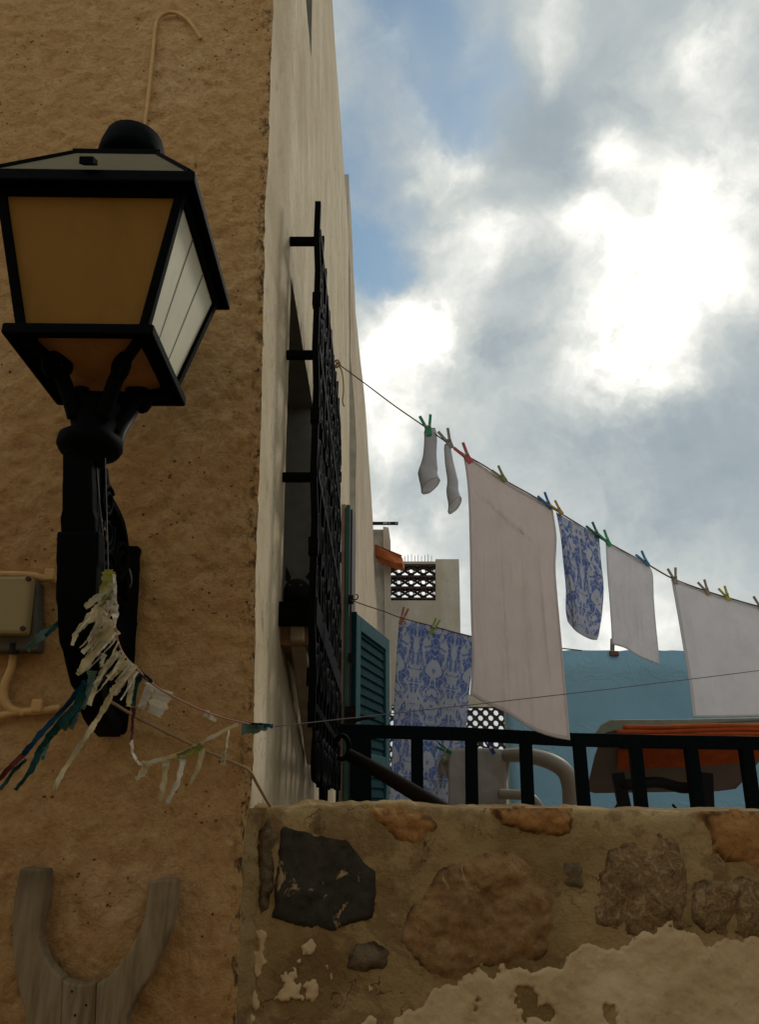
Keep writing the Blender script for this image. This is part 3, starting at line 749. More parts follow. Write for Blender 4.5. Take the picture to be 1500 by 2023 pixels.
stone([(552,1640),(560,1632),(600,1640),(640,1655),(690,1665),(725,1705),(742,1720),(744,1760),(738,1800),(735,1815),(690,1825),(660,1840),(610,1832),(545,1818),(535,1812),(545,1740)], S_SLATE, .010, 1, edge=.012, rough=.002, wob=.007, smear=.02)['label'] = 'dark slate-like squared stone'
stone([(868,1716),(905,1695),(960,1682),(1010,1680),(1045,1700),(1065,1735),(1095,1775),(1100,1830),(1085,1880),(1050,1900),(960,1912),(900,1932),(855,1932),(820,1895),(785,1860),(790,1825),(815,1780),(850,1745)], S_PINK, .022, 2, edge=.07, rough=.009)['label'] = 'large round pinkish brown boulder'
stone([(1185,1720),(1205,1680),(1250,1655),(1300,1650),(1340,1670),(1362,1720),(1358,1790),(1352,1838),(1290,1850),(1220,1845),(1180,1825),(1165,1790)], S_RUB, .014, 3, edge=.06, rough=.010)
stone([(740,1604),(800,1598),(850,1610),(866,1630),(862,1650),(820,1663),(785,1656),(750,1625)], S_OR, .016, 4, edge=.03)
stone([(980,1600),(1040,1592),(1120,1592),(1133,1615),(1130,1650),(1090,1648),(1040,1640),(990,1630)], S_OR, .018, 5, edge=.03)
stone([(1395,1612),(1520,1600),(1640,1605),(1640,1720),(1560,1730),(1450,1705),(1405,1680)], S_OR, .016, 6, edge=.04)
stone([(1370,1740),(1440,1725),(1540,1740),(1640,1750),(1640,1870),(1500,1860),(1400,1850),(1362,1810)], S_RUB, .016, 7, edge=.05)
stone([(505,1640),(530,1625),(548,1650),(540,1740),(532,1800),(512,1810),(503,1720)], S_GR, .014, 8, edge=.02)
stone([(690,1885),(705,1862),(740,1858),(768,1880),(762,1915),(720,1925),(690,1908)], S_GR, .022, 9, edge=.03)
stone([(1110,1700),(1150,1690),(1165,1720),(1150,1760),(1115,1750)], S_GR, .008, 10, edge=.03)
# flaking plaster layer at the foot
def mat_plast():
    m = Mt('pale_flaking_plaster', .92, .1)
    a = m.noise(5, 7, .65); b = m.noise(50, 6, .6)
    base = m.ramp(a, [(.3, (.44, .30, .15)), (.5, (.57, .41, .22)), (.7, (.63, .48, .28))])
    m.col(m.mix(m.math('MULTIPLY', m.ramp(b, [(.58, (0,0,0)), (.7, (1,1,1))]), .35), base, (.22, .15, .08))); m.bump(m.math('ADD', a, m.math('MULTIPLY', b, .4)), .01, .8); return m.m
bound = [(560,2060),(640,2030),(760,2035),(800,2000),(830,1985),(850,1962),(905,1945),(950,1915),(1010,1920),(1060,1912),(1100,1905),(1120,1885),(1170,1872),(1200,1876),(1260,1862),(1320,1850),(1330,1835),(1400,1852),(1460,1848),(1640,1850)]
bt_ = [(P(a, b, YS).x, P(a, b, YS).z) for a, b in bound]
step = .0048; px0 = P(440, 2000, YS).x; px1 = 1.75; pz0 = .75; pz1 = P(800, 1810, YS).z
patches = [((520,1850), .03), ((505,1900), .028), ((500,1970), .032), ((530,1980), .02), ((610,1880), .022), ((650,1915), .02), ((690,1945), .022), ((740,1965), .02), ((600,2010), .035), ((530,2030), .02), ((640,1895), .018), ((575,1865), .02),((780,1940),.018),((820,1950),.016)]
pp_ = [(P(a, b, YS).x, P(a, b, YS).z, r) for (a, b), r in patches]
pits = [(P(a, b, YS).x, P(a, b, YS).z, r) for (a, b), r in [((1040,1980), .03), ((1125,1958), .016), ((1200,1992), .012), ((1075,1995), .015), ((940,1990),.01)]]
def ph(i, j):
    x = px0+i*step; z = pz0+j*step
    d = interp(bt_, x) - z
    isl = nz(x*9+5, z*9, 52, 5) + .35*nz(x*30, z*30, 53, 3) - .22 - 2.2*max(0, x-XL-.16) - 1.5*max(0, z-P(500,1850,YS).z)
    d = max(d, .10*isl)
    for a, b, r in pp_[:5]: d = max(d, r*.6 + .03*nz(x*16, z*16, 54, 4) - math.hypot((x-a)*1.3, (z-b)*.9))
    for a, b, r in pits: d = min(d, math.hypot(x-a, z-b) - r)
    d += .045*nz(x*6, z*6, 33, 6) + .022*nz(x*24, z*24, 35, 6) + .006*nz(x*80, z*80, 36, 2)
    hh = min(.005, d*1.6) if d > 0 else d*1.2
    hh += .002*nz(x*8, z*8, 41)*(1 if d > .01 else 0)
    ph.D[(i, j)] = d
    return (x, surf(x, z) - hh - .001, z)
ph.D = {}
nu = int((px1-px0)/step); nv = int((pz1-pz0)/step)
mb = MB().grid(ph, nu, nv); f2 = [f for f in mb.f if all(ph.D[(v % (nu+1), v//(nu+1))] > -.012 for v in f)]
used = sorted({v for f in f2 for v in f}); mp = {v: i for i, v in enumerate(used)}; m2 = MB(); m2.v = [mb.v[v] for v in used]; m2.f = [tuple(mp[v] for v in f) for f in f2]
part('plaster', m2, mat_plast(), wall, smooth=True)
# cement fillet between the ochre corner and the rubble wall
cf = []
for y_ in range(1596, 2560, 8):
    xl_ = XC(P(500, y_, YW).z) - .004
    cf.append((xl_, P(500, y_, YW).z))
mb = MB().grid(lambda i, j: (cf[j][0] + (.040 + .010*nz(cf[j][1]*9, 2.0) + .007*nz(cf[j][1]*35, 4.0))*i/6 + .0, YW + .004 + (i/6)**1.5*.055 + .006*nz(cf[j][1]*22, i*.8), cf[j][1]), 6, len(cf)-1)
fl = part('cement_fillet', mb, MORT, house, smooth=True)

# ------------------------------------------------------------------ street lantern
ln = thing('street_lantern', 'big black wall lantern with amber front pane on a scrolled iron bracket', 'street lamp', (-.79, 2.29, EYE+.19))
LC = Vector((-.748, 1.80, 0)); ROT = math.radians(1.0)
def LR(u, v, z):       # u to the right, v towards the wall, turned with the lantern
    return Vector((LC.x + u*math.cos(ROT) - v*math.sin(ROT), LC.y + u*math.sin(ROT) + v*math.cos(ROT), EYE+z))
def LRs(u, v, z): return LR(u, v, z)
zB, zT = 1.105, 1.485
hb, ht = .150, .232     # half widths of the glass body, bottom and top
def ring(mb, h0, h1, z0, z1, w):
    """square ring: outer half size h0 at z0, h1 at z1, wall width w"""
    cs = [(-1,-1),(1,-1),(1,1),(-1,1)]
    for k in range(4):
        a, b = cs[k], cs[(k+1) % 4]
        mb.hexa([LR(a[0]*h0, a[1]*h0, z0), LR(b[0]*h0, b[1]*h0, z0), LR(b[0]*(h0-w), b[1]*(h0-w), z0), LR(a[0]*(h0-w), a[1]*(h0-w), z0),
                 LR(a[0]*h1, a[1]*h1, z1), LR(b[0]*h1, b[1]*h1, z1), LR(b[0]*(h1-w), b[1]*(h1-w), z1), LR(a[0]*(h1-w), a[1]*(h1-w), z1)])
mb = MB(); ring(mb, .178, .172, zB-.004, zB+.016, .045); ring(mb, .186, .186, zB-.022, zB+.008, .012); bf = part('bottom_frame', mb, IRON, ln, bevel=.004)
mb = MB(); ring(mb, .266, .266, zT+.012, zT+.03, .065); ring(mb, .274, .270, zT-.006, zT+.034, .012); ring(mb, .243, .243, zT-.02, zT+.014, .03); part('rim', mb, IRON, ln, bevel=.004)
mb = MB().box(0,0,0,0,0,0); mb = MB()
for a, b in ((-1,-1),(1,-1),(1,1),(-1,1)):
    part('corner_post', MB().bar(LR(a*hb, b*hb, zB), LR(a*ht, b*ht, zT), .024, .024, (0, 1, 0)), IRON, ln, bevel=.003)

def mat_pane(name, c, trans, grooves=False, rough=.35):
    m = Mt(name, rough, .2); f = m.noise(5, 5, .6); base = m.ramp(f, [(.3, tuple(x*.88 for x in c)), (.7, c)])
    d = m.noise(50, 5, .7); base = m.mix(m.math('MULTIPLY', m.ramp(d, [(.6, (0,0,0)), (.75, (1,1,1))]), .15), base, tuple(x*.6 for x in c))
    g1 = m.noise(9, 7, .7, m.coord(scale=(1, 1, .25))); base = m.mix(m.math('MULTIPLY', m.ramp(g1, [(.5, (0,0,0)), (.7, (1,1,1))]), .28), base, tuple(x*.5 for x in c))
    g2 = m.noise(70, 5, .7); base = m.mix(m.math('MULTIPLY', m.ramp(g2, [(.66, (0,0,0)), (.70, (1,1,1))]), .5), base, tuple(x*.35 for x in c))
    m.col(base); tr = m.n('ShaderNodeBsdfTranslucent'); m.l(base, tr.inputs[0]); mx = m.n('ShaderNodeMixShader'); mx.inputs[0].default_value = trans
    m.l(m.b.outputs[0], mx.inputs[1]); m.l(tr.outputs[0], mx.inputs[2]); m.l(mx.outputs[0], m.t.nodes['Material Output'].inputs[0]); return m.m
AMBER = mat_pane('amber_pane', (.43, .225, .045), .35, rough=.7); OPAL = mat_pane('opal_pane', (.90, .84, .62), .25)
AMB2 = mat_pane('brown_pane', (.6, .27, .09), .5); ROOFG = mat_pane('roof_pane', (.27, .225, .125), .35, rough=.6)
def pane(a, b, c, d, mat, nm='glass_pane', t=.004):
    n = (b-a).cross(d-a).normalized()*t
    return part(nm, MB().hexa([a, b, c, d, a+n, b+n, c+n, d+n]), mat, ln)
i0, i1 = hb-.004, ht-.004
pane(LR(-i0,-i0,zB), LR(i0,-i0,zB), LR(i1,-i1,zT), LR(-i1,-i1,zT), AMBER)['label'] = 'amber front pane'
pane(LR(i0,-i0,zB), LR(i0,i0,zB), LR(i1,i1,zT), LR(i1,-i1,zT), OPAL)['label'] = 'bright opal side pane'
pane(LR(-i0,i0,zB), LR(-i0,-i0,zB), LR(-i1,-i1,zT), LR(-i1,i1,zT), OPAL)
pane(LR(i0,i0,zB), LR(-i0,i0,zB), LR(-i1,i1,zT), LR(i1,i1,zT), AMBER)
mb = MB()                                    # two ribs pressed into the side pane
for f in (-.33, .33):
    a = LR(i0+.002, i0*f*1.0, zB+.002); b = LR(i1+.002, i1*f, zT-.005); mb.bar(a, b, .006, .006, (1, 0, 0))
part('pane_ribs', mb, simple('rib_olive', (.17, .15, .09), .5), ln)
mb = MB(); a = LR(i0+.006, -.03, zB+.02); 
def onp(v, s): # point on side pane
    h = i0 + (i1-i0)*s; return LR(h+.0035, v*h, zB+(zT-zB)*s)
mb.add([onp(-.28, .03), onp(.02, .03), onp(.02, .17), onp(-.28, .17)], [(0,1,2,3)])
part('sticker', mb, simple('old_sticker', (.44, .42, .30), .7, .2, 0, .25, 300), ln, solid=.0008)
# roof: four sloping panes with hips, cap plate, dome
rz0, rz1, rh0, rh1 = zT+.036, 1.72, .256, .118
for k, (a, b) in enumerate((((-1,-1),(1,-1)), ((1,-1),(1,1)), ((1,1),(-1,1)), ((-1,1),(-1,-1)))):
    pane(LR(a[0]*rh0, a[1]*rh0, rz0), LR(b[0]*rh0, b[1]*rh0, rz0), LR(b[0]*rh1, b[1]*rh1, rz1), LR(a[0]*rh1, a[1]*rh1, rz1), ROOFG, 'roof_pane')
mb = MB()
for a, b in ((-1,-1),(1,-1),(1,1),(-1,1)): mb.bar(LR(a*rh0, b*rh0, rz0+.004), LR(a*rh1, b*rh1, rz1+.004), .018, .014)
ring(mb, rh1+.006, rh1+.006, rz1-.004, rz1+.018, .03)
part('roof_hips', mb, IRON, ln, bevel=.002)
mb = MB().hexa([LR(-rh1,-rh1,rz1), LR(rh1,-rh1,rz1), LR(rh1,rh1,rz1), LR(-rh1,rh1,rz1), LR(-rh1,-rh1,rz1+.02), LR(rh1,-rh1,rz1+.02), LR(rh1,rh1,rz1+.02), LR(-rh1,rh1,rz1+.02)])
part('roof_plate', mb, IRON, ln)
mb = MB().lathe(LR(-.0, 0, 0), [(.07, rz1+.02), (.07, rz1+.07), (.096, rz1+.073), (.099, rz1+.10), (.094, rz1+.135), (.085, rz1+.17), (.055, rz1+.195), (.02, rz1+.21), (.002, rz1+.213)], 32)
part('dome_cap', mb, IRON, ln, smooth=True)
mb = MB().hexa([LR(-.018, -.292, zT+.028), LR(.018, -.292, zT+.028), LR(.018, -.262, zT+.052), LR(-.018, -.262, zT+.052), LR(-.018, -.296, zT+.05), LR(.018, -.296, zT+.05), LR(.018, -.266, zT+.066), LR(-.018, -.266, zT+.066)])
part('clip', mb, IRON, ln, bevel=.002)
# lower bowl: brown petals seen through the open bottom
mb = MB(); ni = 40
def bowl(i, j):
    t = 2*math.pi*i/ni; r = j/8; sq = 1/max(abs(math.cos(t)), abs(math.sin(t)))
    hh = .135*sq**(.8)*r; pet = .008*abs(math.sin(t*4))*r
    return LR(math.cos(t)*hh, math.sin(t)*hh, zB - .05*(1-r*r) + .006 - pet)
mb.grid(bowl, ni, 8); part('bottom_pane', mb, AMB2, ln, smooth=True)
# neck, collar, four curled arms
mb = MB().lathe(LR(0, 0, 0), [(.03, .80), (.045, .815), (.046, .83), (.072, .845), (.082, .862), (.080, .885), (.06, .9), (.052, .91), (.058, .935), (.05, .96), (.062, .985), (.05, .99), (.02, .992)], 28)
part('neck', mb, IRON, ln, smooth=True)
for k in range(8):
    pass
for a, b in ((-1,-1),(1,-1),(1,1),(-1,1)):
    pts = [LR(a*.035, b*.035, .93), LR(a*.055, b*.055, .99), LR(a*.075, b*.075, 1.035), LR(a*.105, b*.105, 1.07), LR(a*.150, b*.150, 1.098)]
    mb = MB().tube(spline(pts, 6), [.020]*13 + [.015]*12, 10)
    # leaf curl at mid-height
    cur = []
    for i in range(16):
        an = -1.2 + i*.42; r = .036*(1-i/24)
        cur.append(LR(a*(.078 + r*math.cos(an)*.75), b*(.078 + r*math.cos(an)*.75), 1.055 + r*math.sin(an)))
    mb.tube(cur, .014, 8)
    part('arm', mb, IRON, ln, smooth=True)
mb = MB().tube(spline([LR(.06,.16,1.08), LR(.05,.12,1.0), LR(.055,.06,.93), LR(.05,.05,.86)], 8), .012, 10)
part('cable_tail', mb, simple('dark_cable', (.03, .03, .028), .6), ln, smooth=True)
# bracket: front member curving back to the wall plate
def swept(path, w, t):
    mb = MB(); pts = [Vector(p) for p in path]; n = len(pts); c = []
    for i, p in enumerate(pts):
        d = (pts[min(i+1, n-1)]-pts[max(i-1, 0)]).normalized(); nx = Vector((1, 0, 0)); u = nx.cross(d).normalized()
        for s1, s2 in ((-1,-1),(1,-1),(1,1),(-1,1)): c.append(p + nx*(w[i]/2*s1) + u*(t[i]/2*s2))
    f = []
    for i in range(n-1):
        for k in range(4): f.append((i*4+k, i*4+(k+1) % 4, (i+1)*4+(k+1) % 4, (i+1)*4+k))
    f += [(3,2,1,0), tuple((n-1)*4+k for k in range(4))]
    return mb.add(c, f)
E = EYE
path = [(-.762,1.785,E+.83), (-.752,1.785,E+.76), (-.742,1.79,E+.68), (-.734,1.80,E+.615)]
mb = swept(spline(path, 4), [.074]*5+[.076]*4+[.086]*4, [.05]*13); part('stem', mb, IRON, ln, bevel=.004)
path = [(-.732,1.785,E+.622), (-.726,1.79,E+.55), (-.720,1.80,E+.46), (-.714,1.83,E+.37), (-.712,1.91,E+.29), (-.725,2.03,E+.225), (-.76,2.25,E+.20)]
mb = swept(spline(path, 5), [.104]*6+[.098]*5+[.090]*5+[.080]*5+[.065]*10, [.045]*31); part('scroll_arm', mb, IRON, ln, bevel=.006)
path = [(-.745,1.86,E+.83), (-.74,1.90,E+.77), (-.735,2.0,E+.735), (-.74,2.08,E+.69), (-.75,2.15,E+.60), (-.765,2.24,E+.55)]
mb = swept(spline(path, 4), [.05]*21, [.022]*21); part('brace', mb, IRON, ln, bevel=.003)
mb = MB()
for yc, zc, r0, dirn in ((1.875, .74, .045, 1), (1.90, .655, .055, -1), (1.93, .55, .075, 1), (2.03, .62, .06, 1), (2.05, .47, .085, -1), (2.14, .36, .06, 1), (1.94, .43, .05, 1)):
    pts = []
    for i in range(30):
        t = i/29; an = dirn*t*math.pi*3.4 + .8; rr = r0*(1-.7*t); pts.append((-.712, yc+rr*math.cos(an), E+zc+rr*math.sin(an)))
    mb.tube(pts, .0065, 6)
part('scrollwork', mb, IRON, ln, smooth=True)
mb = MB()
for k in range(2):
    pts = [(-.722+.003*k, 1.79+.01*k, E+.82), (-.702, 1.80, E+.7), (-.68, 1.80, E+.6), (-.672, 1.82, E+.5), (-.668, 1.85, E+.4)]
    mb.tube(spline(pts, 6), .0025, 5)
part('edge_bead', mb, simple('worn_edge', (.012, .013, .013), .6), ln)
# wall plate
mb = MB(); pl = [(-.852,.745),(-.738,.745),(-.742,.66),(-.747,.645),(-.725,.19)]
pts = [P(196,1075,2.26), P(274,1078,2.26), P(271,1110,2.26), P(268,1150,2.26), P(262,1250,2.26), P(256,1350,2.26), P(245,1442,2.26), P(238,1450,2.26), P(186,1446,2.26), P(182,1420,2.26), P(178,1300,2.26), P(184,1200,2.26)]
mb.prism(pts, (0, .045, 0)); part('wall_plate', mb, IRON, ln, bevel=.005)
mb = MB().tube(spline([P(243,1120,2.2), P(256,1125,2.18), P(260,1150,2.18), P(252,1165,2.2), P(236,1163,2.22)], 5), .0022, 5); mb.tube([P(242,1110,2.2), P(238,1130,2.2)], .002, 5); mb.tube([P(245,1115,2.2), P(240,1140,2.2), P(234,1141,2.2)], .002, 5)
part('wire_loop', mb, simple('steel_wire', (.12, .12, .115), .5), ln, smooth=True)

# ------------------------------------------------------------------ things on the ochre wall
WCAB = simple('painted_conduit', (.54, .32, .125), .85, .15, 0, .15, 20, .002)
def cable(name, pts, r, mat, label, cat, Y0=2.275):
    w = [P(a, b, (c if c else Y0)) for a, b, c in pts]
    o = obj(name, MB().tube(spline(w, 8), r, 8), mat, smooth=True); return tag(o, label, cat)
cable('conduit', [(284,262,0),(292,200,0),(302,110,0),(308,50,0),(322,30,0),(345,26,0),(368,38,0),(385,58,0),(397,78,0)], .0075, WCAB, 'ochre painted conduit curling over at its top above the lantern', 'cable', 2.285)
cable('wall_cable', [(-60,1424,0),(0,1414,0),(40,1406,0),(80,1404,0),(120,1398,0)], .011, WCAB, 'ochre painted cable running level along the wall left of the lantern plate', 'cable', 2.28)
cable('feeder_cable', [(28,1285,0),(22,1320,0),(10,1350,0),(9,1380,0),(22,1400,0),(50,1408,0)], .012, WCAB, 'ochre painted cable dropping from the bottom of the junction box', 'cable', 2.28)
cable('upper_conduit', [(-60,1137,0),(0,1135,0),(60,1137,0),(90,1143,0),(130,1147,0)], .012, WCAB, 'ochre painted conduit along the top of the junction box', 'cable', 2.28)
cable('thin_cable', [(196,1376,2.21),(222,1388,2.2),(255,1408,2.22),(300,1432,2.26),(400,1480,2.275),(478,1513,2.275),(495,1525,2.26),(512,1555,2.3),(534,1592,2.36)], .0045, simple('cream_cable', (.30, .185, .095), .8), 'thin cream cable sagging from the lantern plate round the corner to the stone wall', 'cable')
jb = thing('junction_box', 'beige square junction box with dark corner screws at the left edge', 'electrical box', P(20, 1280, 2.29))
JBM = simple('beige_plastic', (.30, .225, .09), .6, .3, 0, .08, 6); JBD = simple('dull_grey_plastic', (.10, .09, .065), .8, .2)
mb = MB(); pbox(mb, -80, 72, 1145, 1285, 2.24, .06); 
part('body', mb, JBD, jb, bevel=.008)
mb = MB(); a = [P(-85,1137,2.2), P(62,1137,2.2), P(50,1252,2.2), P(-85,1250,2.2)]; mb.prism(a[::-1], (0.0, .04, 0)); part('lid', mb, JBM, jb, bevel=.01)
for x, y in ((55,1143),(44,1241)):
    c = P(x, y, 2.197); part('screw', MB().tube([c, c+Vector((0, .01, 0))], .0075, 14), simple('dark_screw', (.05, .022, .012)), jb)
mb = MB(); c = P(28, 1278, 2.25); mb.tube([c+Vector((0,0,-.02)), c+Vector((0,0,.01))], .014, 12); part('gland', mb, BLACKM, jb)
for i, (x, y, lb) in enumerate(((100,1132,'beside the junction box'), (75,1390,'below the junction box'))):
    c = P(x, y, 2.272); mb = MB().box(c.x-.016, c.x+.016, c.y-.012, c.y+.02, c.z-.025, c.z+.012)
    o = obj('cable_clip', mb, WCAB, bevel=.005); tag(o, 'small ochre painted cable clip on the wall ' + lb, 'clip', 'cable clips on the ochre wall')
# grey forked board at the bottom left
def mat_grey():
    m = Mt('weathered_board', .9, .15); a = m.noise(8, 8, .65, m.coord(scale=(6, 1, .6))); b = m.noise(3, 6)
    base = m.ramp(a, [(.3, (.13, .088, .044)), (.5, (.23, .165, .09)), (.7, (.31, .23, .135))]); base = m.mix(m.math('MULTIPLY', m.ramp(b, [(.5, (0,0,0)), (.7, (1,1,1))]), .6), base, (.07, .058, .038))
    m.col(base); m.bump(a, .006, .8); return m.m
GW = mat_grey()
fk = thing('forked_board', 'weathered grey wooden U-shaped fork board fixed to the ochre wall', 'board', P(170, 2100, 2.28))
def lam(name, px, Yf=2.235, dep=.05):
    mb = MB().prism([P(a, b, Yf) for a, b in px][::-1], (0, dep, 0)); return part(name, mb, GW, fk, bevel=.006)
lam('left_horn', [(38,1715),(92,1716),(88,1770),(78,1820),(76,1855),(88,1890),(104,1915),(122,1932),(116,2150),(60,2150),(48,2000),(30,1930),(22,1860),(26,1780)])
lam('right_horn', [(293,1740),(347,1735),(345,1790),(336,1830),(318,1880),(295,1930),(270,1965),(250,2010),(240,2150),(182,2150),(190,1942),(212,1932),(235,1905),(262,1870),(283,1820),(290,1780)])
lam('centre_board', [(122,1934),(140,1942),(160,1944),(190,1940),(184,2150),(114,2150)], 2.238, .045)
# back packing strip gives the soft dark edge beside the right horn
for x, y in ((142,1958),(170,1985),(148,2005)):
    c = P(x, y, 2.2365); part('nail', MB().tube([c, c+Vector((0,.004,0))], .003, 8), BLACKM, fk)

# ------------------------------------------------------------------ tattered streamers
def mat_film(name, c, tr=.6): return mat_cloth(name, c, tr, var=.2)
F_CR = mat_film('cream_film', (.62, .55, .38)); F_PALE = mat_film('pale_film', (.68, .64, .54)); F_YG = mat_film('yellowgreen_film', (.42, .42, .12)); F_TEAL = mat_film('teal_film', (.03, .11, .10)); F_BLUE = mat_film('blue_film', (.015, .08, .14)); F_RED = mat_film('red_film', (.17, .05, .05)); F_AQ = mat_film('aqua_film', (.18, .27, .22))
def ribbon(px, w, Y, seed=0, tw=.012):
    """torn ribbon hanging along the given course"""
    pts = spline([(a, b, 0) for a, b in px], 12); n = len(pts); mb = MB()
    ws = w if isinstance(w, (list, tuple)) else [w, w]
    for i, p in enumerate(pts):
        d = pts[min(i+1, n-1)] - pts[max(i-1, 0)]; d.normalize(); nrm_ = Vector((-d.y, d.x, 0)); t = i/(n-1)
        ww = (ws[0] + (ws[-1]-ws[0])*t)*(.85+.4*nz(i*.3, seed*3.1)+.22*abs(nz(i*1.1, seed*1.1))); Yo = Y + tw*nz(i*.1, seed*5.7)
        p = p + Vector((1.5*nz(i*.3, seed*7.7), 1.5*nz(i*.3, seed*9.7), 0))
        a = p + nrm_*ww/2; b = p - nrm_*ww/2
        mb.v += [P(a.x, a.y, Yo - .6*tw*math.sin(i*.25+seed)), P(p.x, p.y, Yo+.002), P(b.x, b.y, Yo + .6*tw*math.sin(i*.25+seed))]
    for i in range(n-1):
        for k in (0, 1): a = i*3+k; mb.f.append((a, a+1, a+4, a+3))
    return mb
def streamers(name, label, cat, base_, items, group=None):
    r = thing(name, label, cat, base_, group)
    for k, (px, w, Y, mat, nm) in enumerate(items):
        part(nm, ribbon(px, w, Y, k+base_[0]), mat, r, solid=.0008)
    return r
Y1 = 1.735
s1 = streamers('streamer_garland', 'cream tattered plastic streamers hanging from the lantern bracket and running right to a wire', 'streamers', P(230, 1400, Y1), [
 ([(214,1126),(213,1150),(208,1185)], [24,32], Y1-.02, F_YG, 'tassel'), ([(226,1135),(227,1160),(228,1196)], [6,8], Y1-.03, F_PALE, 'strip'),
 ([(222,1155),(195,1178),(168,1200)], [15,12], Y1-.035, F_CR, 'strip'), ([(215,1180),(185,1215),(155,1245),(142,1275)], [26,6], Y1-.02, F_CR, 'strip'),
 ([(222,1172),(205,1215),(182,1262),(175,1290)], [20,10], Y1-.03, F_PALE, 'strip'), ([(222,1192),(228,1215),(222,1240)], [20,8], Y1-.025, F_PALE, 'strip'),
 ([(222,1225),(195,1255),(163,1290)], [14,9], Y1-.03, F_CR, 'strip'), ([(226,1240),(200,1270),(165,1318),(152,1332)], [36,8], Y1-.02, F_CR, 'strip'),
 ([(206,1292),(201,1310),(199,1318)], [12,3], Y1-.02, F_PALE, 'strip'), ([(236,1290),(210,1315),(192,1350),(176,1392)], [13,9], Y1, F_CR, 'strip'),
 ([(256,1305),(235,1322),(214,1340)], [13,13], Y1-.01, F_CR, 'strip'), ([(262,1310),(240,1345),(222,1370)], [26,14], Y1-.01, F_CR, 'strip'), ([(225,1360),(205,1400),(180,1440),(150,1485),(120,1532),(108,1560)], [14,8], Y1, F_CR, 'strip'),
 ([(262,1325),(258,1360),(254,1395)], [16,10], Y1, F_CR, 'strip'), ([(276,1330),(285,1336),(301,1348)], [17,7], Y1+.02, F_BLUE, 'knot'),
 ([(277,1335),(268,1360),(264,1395)], [12,7], Y1+.02, F_TEAL, 'strip'), ([(264,1398),(262,1430),(259,1465)], [8,4], Y1+.03, F_RED, 'strip'), ([(260,1462),(262,1485),(272,1505),(280,1509)], [7,5], Y1+.03, F_PALE, 'strip'),
 ([(300,1352),(288,1375),(278,1400)], [22,14], Y1+.05, F_PALE, 'scrap'), ([(322,1362),(316,1385),(304,1412)], [44,34], Y1+.06, F_PALE, 'scrap'),
 ([(406,1407),(416,1416),(428,1424)], [16,6], Y1+.14, F_PALE, 'scrap'), ([(478,1438),(500,1440),(528,1436)], [24,12], Y1+.24, F_AQ, 'scrap'), ([(484,1428),(515,1432),(540,1434)], [5,9], Y1+.245, F_BLUE, 'strip'),
])
rs = random.Random(5)
for k, (x, y) in enumerate([(222,1165),(214,1180),(224,1205),(219,1215),(226,1232),(230,1250),(234,1268),(240,1285),(248,1296),(258,1308),(266,1318),(272,1326),(208,1195),(230,1262),(244,1290),(262,1312)]):
    L_ = rs.uniform(45, 100); dx = rs.uniform(-.75, -.35); part('shred', ribbon([(x, y), (x+dx*L_*.5, y+L_*.42), (x+dx*L_, y+L_*.8)], [rs.uniform(3, 7), rs.uniform(1.5, 3)], Y1-.04+rs.uniform(-.01, .03), 50+k), (F_CR, F_PALE)[k % 2], s1, solid=.0006)
mb = MB().tube([P(208,905,1.77), P(211,1010,1.75), P(214,1128,Y1-.02)], .0012, 5); part('hanging_wire', mb, simple('thin_wire', (.05, .05, .05)), s1)
cord = spline([P(222,1190,Y1), P(228,1240,Y1-.01), P(236,1275,Y1), P(250,1300,Y1), P(275,1325,Y1+.01), P(300,1350,Y1+.03), P(340,1375,Y1+.07), P(400,1403,Y1+.13), P(450,1420,Y1+.19), P(500,1431,Y1+.25), P(542,1435,2.12)], 8)
part('cord', MB().tube(cord, .0022, 6), simple('twisted_cord', (.30, .14, .09)), s1)
streamers('dangling_garland', 'loop of torn cream streamers dangling below the main garland over the ochre wall', 'streamers', P(360, 1560, 2.0), [
 ([(278,1508),(320,1500),(370,1482),(415,1458),(470,1430)], [9,7], 2.0, F_CR, 'band'), ([(292,1506),(282,1525),(268,1540)], [20,9], 2.0, F_CR, 'strip'), ([(328,1502),(324,1545),(316,1582)], [16,8], 2.0, F_CR, 'strip'),
 ([(362,1492),(352,1540),(330,1586)], [13,9], 1.99, F_PALE, 'strip'), ([(400,1478),(392,1515),(376,1548)], [14,6], 2.0, F_CR, 'strip'), ([(452,1442),(448,1475),(444,1488)], [4,4], 2.03, F_PALE, 'strip'), ([(444,1485),(442,1500),(441,1512)], [10,12], 2.03, F_CR, 'strip'),
 ([(350,1494),(385,1480),(400,1470)], [16,14], 1.995, F_YG, 'strip')])
streamers('teal_garland', 'teal and dark blue torn streamers trailing down to the left edge with a red tip', 'streamers', P(60, 1560, 1.8), [
 ([(170,1345),(130,1395),(80,1450),(45,1492)], [10,12], 1.74, F_BLUE, 'band'), ([(172,1348),(150,1395),(110,1440),(80,1480),(62,1520),(30,1560)], [22,8], 1.745, F_TEAL, 'strip'), ([(182,1325),(178,1360),(160,1400)], [20,14], 1.75, F_AQ, 'strip'),
 ([(160,1380),(140,1420),(125,1440)], [20,12], 1.755, F_AQ, 'strip'), ([(48,1488),(20,1515),(-10,1548)], [12,10], 1.74, F_RED, 'tip'), ([(100,1450),(90,1475),(84,1500)], [14,8], 1.75, F_AQ, 'strip'), ([(52,1500),(30,1520),(0,1560)], [7,7], 1.75, F_TEAL, 'strip'),
 ([(150,1395),(148,1420),(140,1440)], [16,8], 1.755, F_AQ, 'strip')])
